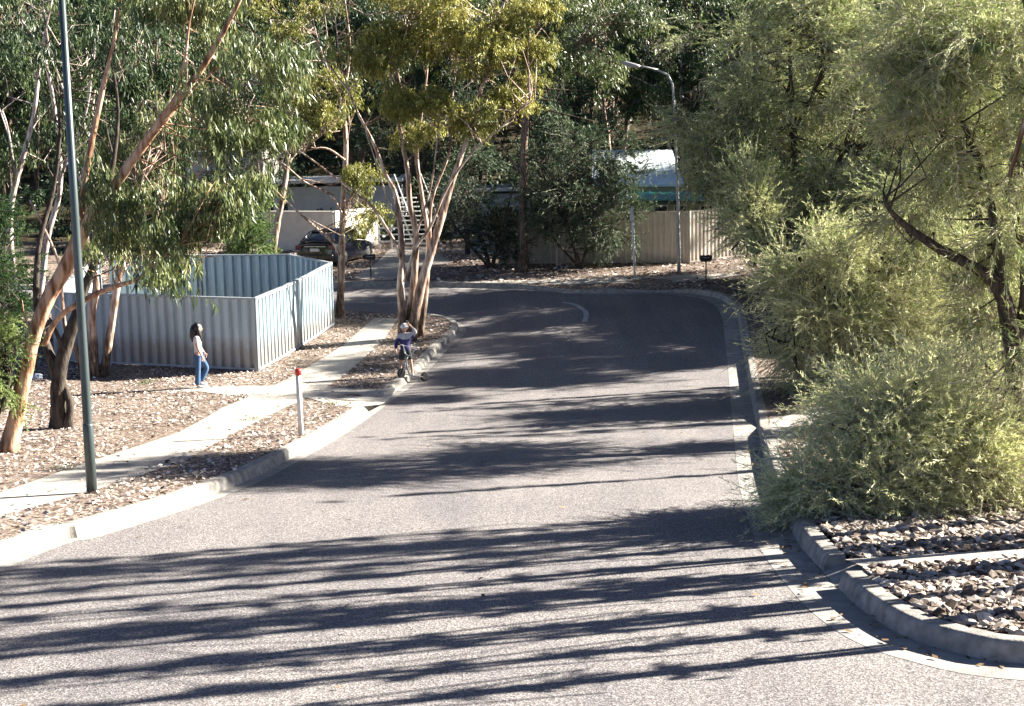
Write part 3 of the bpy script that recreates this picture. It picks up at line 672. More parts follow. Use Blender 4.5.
# right house
def house_right():
    y = 67.0; c = AT(685, 255, y); z0 = V(c.x, c.y); root = thing('house', 'cream house with teal metal roof behind the beige fence', 'house', (c.x, c.y, z0))
    def box(nm, mat, u0, u1, v0, v1, ya, yb, bev=.01, par=None):
        a = AT(u0, v1, ya); b = AT(u1, v0, ya); mb = MB()
        mb.box(((a.x + b.x) / 2 - c.x, (ya + yb) / 2 - c.y, (a.z + b.z) / 2 - z0), (b.x - a.x, yb - ya, b.z - a.z))
        return mb.build(nm, mat, par or root, bevel=bev)
    box('wall', 'olive_wall', 612, 800, 201, 266, 67, 76)
    # teal skillion roof sloping toward the street
    e0 = AT(606, 199.5, 66.2); e1 = AT(806, 199.5, 66.2); r0 = AT(606, 191.5, 71.5); r1 = AT(806, 191.5, 71.5); O = Vector((c.x, c.y, z0))
    mb = MB(); n = 60; vs = []
    for i in range(n + 1):
        f = i / n; k = (.03 if i % 3 == 1 else 0)
        for p0, p1 in ((e0, e1), (r0, r1)):
            q = p0.lerp(p1, f) - O; vs += [(q.x, q.y, q.z + k), (q.x, q.y, q.z - .05)]
    fs = []
    for i in range(n):
        a = i * 4; b = a + 4; fs += [(a, b, b + 2, a + 2), (a + 1, a + 3, b + 3, b + 1), (a, a + 1, b + 1, b), (a + 2, b + 2, b + 3, a + 3)]
    fs += [(0, 2, 3, 1), (n * 4, n * 4 + 1, n * 4 + 3, n * 4 + 2)]
    mb.add(vs, fs); mb.build('roof', 'teal_roof', root)
    box('fascia', 'white', 606, 806, 199.7, 203.6, 66.12, 66.18)
    box('upper_wall', 'olive_wall', 596, 676, 184.5, 196, 71.7, 78)
    mb = MB(); a0 = AT(592, 184, 71.5) - O; a1 = AT(684, 184, 71.5) - O; b0 = AT(592, 150, 78) - O; b1 = AT(672, 150, 78) - O; dn = Vector((0, 0, .12)); nr = 40; vs = []
    for i in range(nr + 1):
        f = i / nr; k = Vector((0, 0, .025 if i % 4 == 1 else 0)); p0 = a0.lerp(a1, f); p1 = b0.lerp(b1, f); vs += [p0 + k, p1 + k, p0 - dn, p1 - dn]
    fs = []
    for i in range(nr): a = i * 4; b_ = a + 4; fs += [(a, b_, b_ + 1, a + 1), (a + 2, a + 3, b_ + 3, b_ + 2), (a, a + 2, b_ + 2, b_), (a + 1, b_ + 1, b_ + 3, a + 3)]
    fs += [(0, 1, 3, 2), (nr * 4, nr * 4 + 2, nr * 4 + 3, nr * 4 + 1)]; mb.add(vs, fs); mb.build('upper_roof', 'blue_wall', root)
    for u0, u1 in ((654, 668), (674, 687), (700, 716)):
        f = box('window', 'white', u0, u1, 205, 232, 66.9, 66.99); box('pane', 'glass', u0 + 1.2, u1 - 1.2, 206.2, 230.8, 66.87, 66.895, 0, None).parent = f
    box('chimney', 'render', 744, 752, 170, 188, 69.5, 70.2)
house_right()

# ------------------------------------------------------------------ street furniture
def lamp_pole():
    b = P(92, 493); root = thing('street_lamp', 'tall grey green lamp pole on the left verge beside the footpath', 'lamp post', b)
    top = AT(62, 0, b.y) - b; d = top.normalized(); mb = MB()
    mb.tube([Vector((0, 0, -.2)), d * .1, d * 4, d * 8.6], [.072, .070, .058, .042], 14); mb.build('pole', 'pole', root, True)
    mb = MB(); mb.tube([Vector((0, 0, -.1)), d * 1.02, d * 1.05], [.077, .077, .070], 14); mb.build('sleeve', 'pole', root, True)
    e = d * 8.6; mb = MB(); mb.tube([e, e + Vector((.25, .02, .35)), e + Vector((.9, .05, .55)), e + Vector((1.8, .1, .62))], [.042, .035, .03, .028], 8); mb.build('arm', 'galv', root, True)
    mb = MB(); mb.blob(e + Vector((2.1, .1, .6)), (.34, .13, .08)); mb.build('lamp_head', 'galv', root, True)
lamp_pole()
def lamp_far():
    b = P(679, 272); root = thing('street_lamp', 'street lamp with curved arm beside the beige fence', 'lamp post', b)
    k = b.y / F; H = (272 - 82) * k; mb = MB(); lean = -3 / 92.
    q = lambda u, v: AT(u, v, b.y) - b
    mb.tube([(0, 0, -.2), (0, 0, .6), q(677.5, 190), q(673.8, 100), q(672.5, 84), q(668, 75), q(658, 70)], [.075, .075, .055, .045, .042, .04, .038], 10); mb.build('pole', 'galv', root, True)
    mb = MB(); mb.tube([q(658, 70), q(645, 67), q(632, 65)], [.038, .035, .032], 8); mb.build('arm', 'galv', root, True)
    mb = MB(); mb.tube([q(640, 66.6), q(636, 66), q(626, 63.4), q(621, 62)], [.05, .085, .085, .03], 10); mb.build('lamp_head', 'galv', root, True)
lamp_far()
def sign_post():
    b = P(635, 278); root = thing('sign_post', 'white pole with a sign seen edge on, on the far verge', 'sign', b)
    t = AT(632.3, 207, b.y) - b; mb = MB(); mb.tube([(0, 0, -.1), t], .045, 10); mb.build('pole', 'white', root, True)
    mb = MB(); mb.box(t + Vector((-.03, -.05, -.3)), (.02, .5, .45), R(8)); mb.build('sign_plate', 'pale_wall', root, bevel=.004)
    mb = MB(); mb.lathe(t, [(.046, -.02), (.046, .02), (.02, .04)], 10); mb.build('cap', 'galv', root)
sign_post()
b = P(557, 266); root = thing('stake', 'thin pale stake before the shaded bushes right of the brown trunk', 'post', b)
mb = MB(); mb.tube([(0, 0, -.1), (-.02, 0, 1.12)], .035, 8); mb.build('shaft', 'white', root, True); mb = MB(); mb.lathe((-.02, 0, 1.12), [(.04, 0), (.04, .03), (.01, .05)], 8); mb.build('cap', 'white', root)
def marker():
    b = P(301, 435); t = AT(298, 368.5, b.y) - b; root = thing('marker_post', 'white marker post with a red cap at the left kerb', 'post', b)
    d = t.normalized(); L = t.length
    mb = MB(); mb.tube([(0, 0, -.1), d * (L - .13)], .053, 14); mb.build('shaft', 'white', root, True)
    mb = MB(); mb.tube([d * (L - .13), d * (L - .128), d * (L - .03), d * (L - .005), d * L], [.054, .063, .063, .05, .02], 14); mb.build('cap', 'red', root, True)
marker()
def mailbox(label, base, hpx, w=.42, rz=0.0):
    b = P(*base); root = thing('letterbox', label, 'letterbox', b, rz); H = hpx * b.y / F
    mb = MB(); mb.tube([(0, 0, -.1), (0, 0, H - .16)], .025, 8); mb.build('post', 'black', root, True)
    mb = MB(); pr = [(-.11, 0), (-.11, .12), (-.07, .18), (0, .2), (.07, .18), (.11, .12), (.11, 0)]; z = H - .2; n = len(pr)
    mb.add([(-w / 2, a, z + h) for a, h in pr] + [(w / 2, a, z + h) for a, h in pr], [(i, i + 1, n + i + 1, n + i) for i in range(n - 1)] + [(0, n, 2 * n - 1, n - 1), tuple(range(n)), tuple(range(n, 2 * n))])
    bx = mb.build('box', 'black', root, bevel=.006)
    mb = MB(); mb.box((0, -.115, z + .12), (w * .6, .012, .02)); mb.build('slot', 'galv', root)
    mb = MB(); mb.box((0, 0, z - .02), (w * .8, .16, .02)); mb.build('bracket', 'black', root)
mailbox('black letterbox on a thin post before the beige fence', (706, 283), 28)
mailbox('dark letterbox on a post by the driveway with the parked car', (371, 279), 25, .38)
b = P(37, 379); mb = MB()
def crump(q): return q * (1 + .35 * mnoise.noise(q * 2.3 + Vector((5, 1, 2))))
mb.blob((0, 0, .05), (.16, .12, .09), 14, 9, crump); o = mb.build('plastic_bag', 'litter_blue', None, False, loc=b); tag(o, 'crumpled pale blue plastic bag on the stones by the left trees', 'litter')

# ------------------------------------------------------------------ car
def car():
    b = P(318, 268); b.x -= .1; root = thing('parked_car', 'dark sedan parked by the cream wall, rear towards the street', 'car', b, R(-15))
    # local: +y forward, rear at y=0 ; sections across y: (y, half width, z_bottom, z_belt)
    prof = [(0.0, .70, .42, .78), (.06, .84, .28, .98), (.25, .89, .24, 1.03), (1.0, .91, .22, 1.0), (2.3, .92, .22, .97), (3.4, .91, .22, .93), (4.3, .86, .26, .84), (4.65, .76, .32, .72), (4.72, .6, .42, .6)]
    ring = [(-1, .0), (-1, .55), (-.95, .9), (-.8, 1.0), (0, 1.03), (.8, 1.0), (.95, .9), (1, .55), (1, .0), (.85, -.06), (-.85, -.06)]
    mb = MB(); vs = []; m = len(ring)
    for y, w, z0, z1 in prof:
        for a, h in ring: vs.append((a * w, y, z0 + (z1 - z0) * h))
    fs = [(i * m + j, i * m + (j + 1) % m, (i + 1) * m + (j + 1) % m, (i + 1) * m + j) for i in range(len(prof) - 1) for j in range(m)] + [tuple(range(m)), tuple((len(prof) - 1) * m + j for j in range(m))]
    mb.add(vs, fs); bo = mb.build('body', 'car', root, True); s = bo.modifiers.new('s', 'SUBSURF'); s.levels = 2; s.render_levels = 2
    cab = [(.50, .70, .98, 1.02), (.75, .72, .98, 1.14), (1.25, .66, .98, 1.38), (1.75, .64, .98, 1.44), (2.5, .64, .98, 1.43), (2.9, .67, .96, 1.30), (3.35, .72, .95, .99)]
    vs = []; mb = MB()
    for y, w, z0, z1 in cab: vs += [(-w - .1, y, z0), (-w + .02, y, z1 - .03), (-w + .12, y, z1), (w - .12, y, z1), (w - .02, y, z1 - .03), (w + .1, y, z0)]
    fs = [(i * 6 + j, i * 6 + j + 1, i * 6 + j + 7, i * 6 + j + 6) for i in range(len(cab) - 1) for j in range(5)] + [tuple(range(6)), tuple(36 + j for j in range(6))]
    mb.add(vs, fs); mb.build('glasshouse', 'glass', root, True)
    mb = MB(); rv = []
    for y, w, z in ((1.2, .60, 1.375), (1.7, .60, 1.455), (2.5, .60, 1.45), (2.85, .60, 1.335)): rv += [(-w, y, z), (w, y, z)]
    mb.add(rv, [(0, 1, 3, 2), (2, 3, 5, 4), (4, 5, 7, 6)]); r_ = mb.build('roof', 'car', root, True); q = r_.modifiers.new('s', 'SOLIDIFY'); q.thickness = .02; q.offset = 1
    for sx in (-1, 1):
        mb = MB(); mb.tube([(sx * .80, .5, 1.0), (sx * .69, 1.22, 1.38)], .045, 6); mb.tube([(sx * .62, 1.25, 1.39), (sx * .63, 2.5, 1.42), (sx * .80, 3.35, .98)], .035, 6); mb.build('pillar', 'car', root, True)
        mb = MB(); mb.box((sx * .70, .05, .82), (.30, .12, .17), R(10) * sx); mb.build('tail_lamp', 'tail', root, bevel=.02)
        mb = MB(); mb.box((sx * .62, 4.66, .62), (.3, .1, .12)); mb.build('headlight', 'chrome', root, bevel=.02)
        mb = MB(); mb.blob((sx * 1.0, 2.85, 1.02), (.10, .06, .07)); mb.build('mirror', 'car', root, True)
        for y in (.95, 3.75):
            mb = MB(); mb.lathe((sx * .80, y, .31), [(.20, -.11), (.30, -.11), (.32, -.07), (.32, .07), (.30, .11), (.20, .11)], 20, 'X'); wh = mb.build('wheel', 'rubber', root, True)
            mb = MB(); mb.lathe((sx * .88, y, .31), [(.19, -.03), (.20, .03), (.14, .045), (.04, .03)], 14, 'X'); mb.build('rim', 'chrome', wh, False)
    mb = MB(); mb.box((0, -.02, .72), (.40, .02, .12)); mb.build('number_plate', 'white', root)
    mb = MB(); mb.box((0, .02, .44), (1.55, .14, .2)); mb.build('bumper', 'car', root, bevel=.04)
    mb = MB(); mb.box((0, .0, .86), (.9, .03, .035)); mb.build('trim', 'chrome', root)
    mb = MB(); mb.box((0, .22, 1.06), (1.4, .2, .03)); mb.build('boot_lip', 'car', root, bevel=.01)
car()

# ------------------------------------------------------------------ people
def skin_mesh(verts, edges, radii, sub=2, root=0):
    me = bpy.data.meshes.new('tmp'); me.from_pydata(verts, edges, []); o = bpy.data.objects.new('tmp', me); COL.objects.link(o)
    o.modifiers.new('skin', 'SKIN'); 
    if not me.skin_vertices:
        bpy.context.view_layer.objects.active = o
    lay = me.skin_vertices[0].data if me.skin_vertices else None
    for i, r in enumerate(radii):
        rr = r if hasattr(r, '__len__') else (r, r); lay[i].radius = rr
    lay[root].use_root = True
    s = o.modifiers.new('sub', 'SUBSURF'); s.levels = sub; s.render_levels = sub
    dg = bpy.context.evaluated_depsgraph_get(); dg.update(); ev = o.evaluated_get(dg); out = bpy.data.meshes.new_from_object(ev)
    bpy.data.objects.remove(o); bpy.data.meshes.remove(me); return out
def merge_into(me, mb):
    """append MB geometry to an existing mesh"""
    bm = bmesh.new(); bm.from_mesh(me)
    vs = [bm.verts.new(v) for v in mb.v]
    for f in mb.f:
        try: bm.faces.new([vs[i] for i in f])
        except ValueError: pass
    bmesh.ops.recalc_face_normals(bm, faces=bm.faces); bm.to_mesh(me); bm.free(); return me
def hand(mb, wrist, d, side, s=1.0):
    """palm and five curled fingers; d = pointing direction, side = thumb side"""
    d = Vector(d).normalized(); side = (Vector(side) - d * Vector(side).dot(d)).normalized(); n = d.cross(side)
    w = Vector(wrist); mb.tube([w - d * .01, w + d * .03 * s, w + d * .085 * s], [.02 * s, .032 * s, .030 * s], 8)
    for i, (o, L) in enumerate(((.027, .066), (.009, .076), (-.009, .070), (-.026, .055))):
        a = w + d * .075 * s + side * o * s; mb.tube([a, a + d * L * .5 * s + n * .004, a + d * L * .85 * s + n * .02, a + d * L * .95 * s + n * .035], [.0095 * s, .009 * s, .008 * s, .006 * s], 6)
    a = w + d * .03 * s + side * .025 * s; mb.tube([a, a + side * .028 * s + d * .02 * s, a + side * .035 * s + d * .055 * s], [.012 * s, .010 * s, .007 * s], 6)
def head(mb, c, r=.1, fwd=(0, 1, 0)):
    c = Vector(c); f = Vector(fwd).normalized(); up = Vector((0, 0, 1)); s = f.cross(up).normalized()
    def shape(q):
        # narrow the jaw, flatten the face a little
        x, y, z = q; k = 1 - max(0, -z) * .28; return Vector((x * k, y * (1 - .08 * max(0, y)), z))
    tmp = MB(); tmp.blob((0, 0, 0), (r * .78, r * .95, r * 1.18), 16, 12, shape)
    tmp.blob((0, r * .93, -r * .12), (r * .12, r * .2, r * .2), 8, 6)                    # nose
    for sx in (-1, 1): tmp.blob((sx * r * .78, -r * .05, -r * .08), (r * .1, r * .2, r * .28), 8, 6)  # ears
    tmp.blob((0, r * .84, -r * .52), (r * .3, r * .1, r * .08), 8, 6)                     # lips
    mb.add([c + s * x + f * y + up * z for x, y, z in tmp.v], tmp.f)
    return lambda x, y, z: c + s * x * r + f * y * r + up * z * r
def eyes(put, root, r):
    for sx in (-1, 1):
        mb = MB(); mb.blob(put(sx * .34, .84, .05), (r * .12, r * .08, r * .07), 8, 6); mb.build('eye', 'black', root, True)
def girl():
    b = P(200, 388); root = thing('person', 'long haired girl in pale top and jeans walking right past the grey fence', 'person', b, R(-82))
    # local +y forward, +x her right
    v = [(0, 0, .88), (0, .0, 1.02), (0, -.01, 1.16), (0, -.01, 1.30), (0, 0, 1.38), (0, .015, 1.45),
         (.15, -.02, 1.30), (.19, .0, 1.06), (.18, .10, .84), (-.15, -.02, 1.30), (-.19, .02, 1.07), (-.17, .14, .88),
         (.085, -.01, .84), (.09, -.02, .46), (.09, -.06, .08), (-.085, .02, .84), (-.09, .20, .50), (-.09, .0, .14), (.09, .06, .03), (-.09, .10, .05)]
    e = [(0, 1), (1, 2), (2, 3), (3, 4), (4, 5), (3, 6), (6, 7), (7, 8), (3, 9), (9, 10), (10, 11), (0, 12), (12, 13), (13, 14), (0, 15), (15, 16), (16, 17), (14, 18), (17, 19)]
    r = [(.115, .09), (.095, .075), (.11, .085), (.115, .075), .045, .045, .05, .038, .024, .05, .038, .024, .082, .055, .036, .082, .055, .036, .03, .03]
    me = skin_mesh(v, e, r); mb = MB(); put = head(mb, (0, .035, 1.535), .098); hand(mb, (.18, .10, .85), (0, .15, -1), (-.3, 1, 0)); hand(mb, (-.17, .14, .89), (0, .2, -1), (.3, 1, 0))
    merge_into(me, mb); link('body', me, 'skin', root, True); eyes(put, root, .098)
    me = skin_mesh([(0, 0, .86), (0, 0, 1.0), (0, -.01, 1.17), (0, -.01, 1.30), (.155, -.02, 1.305), (.185, -.01, 1.17), (-.155, -.02, 1.305), (-.185, 0, 1.17), (0, 0, 1.36)],
                   [(0, 1), (1, 2), (2, 3), (3, 4), (4, 5), (3, 6), (6, 7), (3, 8)], [(.15, .125), (.125, .105), (.135, .11), (.135, .095), .066, .056, .066, .056, .055]); link('t_shirt', me, 'tee', root, True)
    me = skin_mesh([(0, 0, .92), (.085, -.01, .82), (.09, -.02, .47), (.09, -.055, .07), (-.085, .02, .82), (-.09, .20, .50), (-.09, .015, .15)], [(0, 1), (1, 2), (2, 3), (0, 4), (4, 5), (5, 6)], [(.135, .105), .095, .07, .082, .095, .07, .078]); link('jeans', me, 'denim', root, True)
    mb = MB()
    def hs(q): return Vector((q.x, q.y * (1 if q.y < 0 else .62), q.z))
    mb.blob((0, .005, 1.562), (.112, .135, .128), 14, 10, hs)
    mb.tube([(0, -.05, 1.60), (0, -.085, 1.48), (0, -.10, 1.34), (0, -.09, 1.20)], [.09, .105, .10, .06], 10)
    for sx in (-1, 1): mb.tube([(sx * .06, .02, 1.60), (sx * .085, .03, 1.50), (sx * .09, .06, 1.36), (sx * .07, .10, 1.22)], [.045, .05, .05, .02], 8)
    mb.build('hair', 'hair', root, True)
    for sx, y, z, t in ((1, .0, .0, 0), (-1, .05, .04, .5)):
        mb = MB(); mb.blob((sx * .09, y + .03, z + .035), (.042, .12, .04), 10, 7); mb.build('shoe', 'tee', root, True)
girl()
def child():
    fw = P(400, 385, 0, G); b = Vector((fw.x + .13, fw.y + .42, 0)); b.z = max(V(b.x, b.y), G(b.x, b.y) + .06); root = thing('person', 'child in white helmet and blue jacket with one arm raised at the kerb', 'person', b, R(188))
    # faces the camera (local +y forward), local +x is the child's right -> after the turn image left
    v = [(0, 0, .70), (0, 0, .82), (0, 0, .95), (0, 0, 1.08), (0, 0, 1.14), (0, .01, 1.20),
         (.15, 0, 1.06), (.23, .02, .88), (.25, .14, .72), (-.15, 0, 1.07), (-.30, .04, 1.16), (-.17, .05, 1.33),
         (.08, 0, .66), (.13, .03, .38), (.16, 0, .07), (-.08, 0, .66), (-.14, .05, .38), (-.17, .02, .09), (.17, .09, .04), (-.19, .10, .06)]
    e = [(0, 1), (1, 2), (2, 3), (3, 4), (4, 5), (3, 6), (6, 7), (7, 8), (3, 9), (9, 10), (10, 11), (0, 12), (12, 13), (13, 14), (0, 15), (15, 16), (16, 17), (14, 18), (17, 19)]
    r = [(.10, .08), (.095, .075), (.10, .08), (.105, .075), .042, .04, .045, .035, .024, .045, .035, .024, .07, .045, .032, .07, .045, .032, .026, .026]
    me = skin_mesh(v, e, r); mb = MB(); put = head(mb, (0, .03, 1.275), .092); hand(mb, (.25, .14, .72), (0, .5, -.8), (-1, 0, 0), .85); hand(mb, (-.17, .05, 1.33), (.6, .1, .6), (0, 1, 0), .85)
    merge_into(me, mb); link('body', me, 'skin', root, True); eyes(put, root, .092)
    me = skin_mesh([(0, 0, .66), (0, 0, .76), (0, 0, .88), (0, 0, 1.0), (.15, 0, 1.03), (.235, .02, .87), (.25, .12, .75), (-.15, 0, 1.03), (-.25, .03, 1.11)], [(0, 1), (1, 2), (2, 3), (3, 4), (4, 5), (5, 6), (3, 7), (7, 8)], [(.15, .125), (.14, .115), (.13, .105), (.12, .10), .06, .056, .042, .062, .056]); link('jacket', me, 'jacket_blue', root, True)
    me = skin_mesh([(0, 0, .95), (0, 0, 1.05), (.15, 0, 1.085), (.20, .01, .99), (-.15, 0, 1.095), (-.30, .04, 1.165), (-.21, .05, 1.28), (0, 0, 1.15)], [(0, 1), (1, 2), (2, 3), (1, 4), (4, 5), (5, 6), (1, 7)], [(.145, .12), (.14, .11), .066, .066, .068, .058, .042, .058]); link('jacket_yoke', me, 'jacket_pale', root, True)
    me = skin_mesh([(0, 0, .80), (0, 0, .70), (.085, .0, .60), (.12, .02, .42), (-.085, 0, .60), (-.13, .04, .42)], [(0, 1), (1, 2), (2, 3), (1, 4), (4, 5)], [(.12, .10), (.13, .105), .09, .08, .09, .08]); link('shorts', me, 'shorts', root, True)
    mb = MB()
    def hs(q): return Vector((q.x, q.y, max(q.z, -.12)))
    mb.blob((0, .01, 1.30), (.105, .125, .115), 16, 10, hs); mb.build('helmet', 'helmet', root, True)
    for sx, y in ((1, .04), (-1, .05)):
        mb = MB(); mb.blob((sx * .175, y + .02, .04), (.042, .12, .045), 10, 7); mb.build('shoe', 'white', root, True)
child()
def scooter():
    f = P(400, 385, 0, G); L = .78; r = Vector((f.x + .60, f.y + .50, 0)); r.z = G(r.x, r.y); ang = math.atan2(f.y - r.y, f.x - r.x)
    root = thing('scooter', 'black wheeled kick scooter with white handlebar under the child', 'scooter', r, ang); root.rotation_euler[1] = -math.asin(min(.25, max(0, V(f.x, f.y) + .012 - r.z) / L))
    for nm, x in (('front', L), ('rear', 0)):
        mb = MB(); mb.lathe((x, 0, .13), [(.075, -.025), (.115, -.028), (.13, -.01), (.13, .01), (.115, .028), (.075, .025)], 20, 'Y'); w = mb.build('wheel', 'rubber', root, True)
        mb = MB(); mb.lathe((x, 0, .13), [(.07, -.018), (.07, .018)], 12, 'Y'); mb.build('rim', 'galv', w)
    mb = MB(); mb.box((L * .43, 0, .11), (.5, .13, .03)); mb.build('deck', 'black', root, bevel=.01)
    mb = MB(); mb.tube([(L * .65, 0, .12), (L * .80, 0, .30), (L * .84, 0, .42)], .022, 8); mb.build('frame', 'galv', root, True)
    mb = MB(); mb.tube([(L, -.04, .13), (L * .93, -.04, .3), (L * .9, 0, .42), (L * .84, 0, .60)], .016, 8); mb.tube([(L, .04, .13), (L * .93, .04, .3), (L * .9, 0, .42)], .014, 8); mb.build('fork', 'galv', root, True)
    hb = MB(); c = L * .84; hb.tube([(c - .05, -.26, .86), (c - .03, -.17, .86), (c, -.09, .66), (c, 0, .61), (c, .09, .66), (c - .03, .17, .86), (c - .05, .26, .86)], .018, 8); hb.tube([(c - .03, -.17, .855), (c - .03, .17, .855)], .013, 8); turn = lambda vs: [(c + (x - c) * math.cos(.85) - y * math.sin(.85), (x - c) * math.sin(.85) + y * math.cos(.85), z) for x, y, z in vs]; hb.v = turn(hb.v); hb.build('handlebar', 'white', root, True)
    for s in (-1, 1): mb = MB(); mb.tube([(c - .055, s * .22, .86), (c - .06, s * .32, .86)], .022, 8); mb.v = turn(mb.v); mb.build('grip', 'black', root, True)
scooter()

# ------------------------------------------------------------------ trees
exec_trees = True
# centre gum, many stems
px_tree('gum_tree', 'tall gum tree with many pink stems behind the child', 'tree', (412, 340), [
    [(403, 335, 0, .13), (401, 300, 0, .115), (400.6, 282, 0, .105), (402, 257, .1, .09), (400, 224, .1, .08), (395, 193, .1, .07), (385, 173, 0, .055), (372, 140, 0, .045), (352, 100, 0, .03), (340, 55, 0, .02), (335, 15, 0, .012)],
    [(411, 341, 0, .15), (417, 303, 0, .145), (424, 275, 0, .135), (431, 252, 0, .125), (439, 226, 0, .115), (447, 198, .2, .10), (456, 170, .3, .085), (468, 135, .4, .07), (480, 95, .4, .055), (492, 50, .4, .04), (505, 0, .4, .02)],
    [(420, 333, .5, .11), (424, 303, .5, .105), (427, 270, .5, .09), (428, 235, .6, .075), (421, 190, .8, .06), (417, 150, .9, .05), (425, 90, 1, .035), (432, 20, 1, .02)],
    [(408, 320, .2, .12), (413, 287, .2, .11), (416, 236, .2, .095), (410, 206, .1, .085), (408, 175, 0, .07), (402, 140, 0, .06), (396, 100, 0, .045), (398, 50, 0, .03), (405, 0, 0, .015)],
    [(404, 282, -.2, .05), (416, 247, -.3, .047), (430, 228, -.3, .045), (446, 190, -.4, .04), (470, 155, -.5, .035), (500, 128, -.6, .028), (530, 100, -.8, .02)],
    [(402, 262, 0, .06), (396, 245, -.1, .055), (385, 226, -.2, .05), (373, 208, -.3, .045), (345, 185, -.4, .035), (315, 162, -.6, .028), (295, 148, -.6, .02)],
    [(430, 252, .2, .05), (432, 200, .3, .045), (450, 150, .5, .035), (452, 100, .6, .028), (458, 60, .7, .018)],
    [(401, 224, .1, .03), (388, 200, .1, .028), (377, 165, 0, .02), (365, 130, 0, .014)],
    [(416, 236, .1, .035), (430, 190, -.1, .03), (436, 150, -.2, .025), (440, 115, -.3, .02)],
  ],
  [(420, 22, 60, 26, 0, 1.3, 80), (385, 50, 40, 22, -.3, 1.0, 40), (480, 42, 52, 36, 0, 1.4, 78), (518, 66, 30, 34, .2, 1.0, 50), (446, 104, 30, 14, -.4, .9, 32),
   (384, 100, 30, 14, -.6, .8, 28), (430, 128, 46, 16, .6, 1.0, 26), (500, 105, 28, 16, 0, .8, 18), (540, 20, 30, 26, .6, 1.2, 30), (400, -15, 80, 24, 0, 1.5, 50)],
  leaf='gum_olive', per=105, L=.16, W=.032, rad=.33, tone=.62, droop=.7, lump=.2)
# slender tree at the fence corner
px_tree('gum_tree', 'slender gum at the right end of the grey fence', 'tree', (340, 317), [
    [(340, 316, 0, .13), (341, 280, 0, .12), (342, 245, 0, .11), (343, 200, 0, .095), (346, 150, .1, .08), (344, 100, .1, .06), (350, 50, .2, .04), (345, 0, .2, .02)],
    [(341, 258, -.1, .05), (333, 243, -.3, .045), (315, 227, -.6, .04), (298, 212, -.9, .035), (275, 190, -1.2, .028), (250, 160, -1.5, .018)],
    [(343, 215, -.1, .04), (330, 195, -.3, .035), (305, 182, -.5, .03), (285, 165, -.8, .02), (262, 150, -1, .012)],
    [(345, 160, 0, .04), (325, 148, -.3, .034), (300, 152, -.6, .03), (270, 158, -1, .024), (235, 172, -1.4, .014)],
    [(300, 152, -.6, .022), (318, 138, -.8, .018), (335, 125, -.9, .012)],
    [(345, 110, 0, .04), (330, 75, .2, .03), (318, 40, .3, .02), (310, 5, .4, .012)],
  ],
  [(322, 98, 36, 26, -.6, .9, 54), (300, 80, 24, 22, -.4, .8, 24), (350, 165, 20, 22, -.2, .6, 16), (365, 205, 18, 26, -.3, .5, 20), (352, 178, 20, 14, -.4, .6, 12), (260, 130, 30, 22, -1.0, .8, 18), (300, 20, 40, 30, .4, 1.2, 30)],
  leaf='gum_olive', per=90, L=.15, W=.03, rad=.34, tone=.5)
# leaning foreground gum, left
px_tree('gum_tree', 'orange barked gum leaning right across the lamp pole', 'tree', (8, 452), [
    [(8, 452, 0, .17), (16, 415, 0, .15), (24, 380, 0, .14), (33, 338, 0, .13), (50, 295, 0, .135), (68, 262, 0, .13), (80, 225, 0, .085), (84, 190, .1, .07), (92, 140, .2, .055), (105, 80, .3, .04), (118, 20, .4, .025), (124, -40, .4, .015)],
    [(60, 280, .05, .12), (78, 245, 0, .11), (92, 215, -.1, .10), (115, 185, -.2, .092), (140, 150, -.3, .085), (165, 115, -.4, .075), (195, 78, -.5, .06), (222, 35, -.6, .045), (245, -10, -.7, .03)],
    [(150, 138, -.2, .06), (172, 112, 0, .055), (190, 92, .1, .04), (215, 70, .2, .028), (245, 50, .2, .018)],
    [(44, 345, -.1, .06), (58, 318, -.2, .055), (85, 300, -.3, .05), (110, 288, -.4, .045), (140, 278, -.6, .035), (165, 255, -.7, .025), (185, 240, -.8, .015)],
    [(175, 105, -.4, .035), (185, 60, -.3, .03), (190, 20, -.2, .02), (200, -20, -.2, .012)],
    [(34, 335, 0, .03), (25, 318, 0, .02), (22, 300, 0, .01)],
  ],
  [(165, 200, 62, 40, -.4, 1.1, 40), (205, 230, 40, 30, -.6, .8, 20), (150, 250, 24, 16, -.4, .6, 9), (168, 272, 24, 18, -.7, .6, 10), (130, 170, 40, 30, .3, 1.0, 30), (245, 60, 50, 50, -.4, 1.2, 46), (270, 110, 26, 22, -.5, .8, 18), (225, 135, 30, 24, -.3, .8, 16),
   (200, 5, 60, 24, -.2, 1.2, 30), (120, 5, 60, 26, .4, 1.2, 14), (60, 245, 30, 12, .8, .6, 8), (225, 190, 30, 30, -.6, .8, 24)],
  leaf='gum', bark='gum_bark_orange', frac=.28, br=.011, per=96, L=.19, W=.026, rad=.33, tone=.5, droop=1.7, lump=.2)
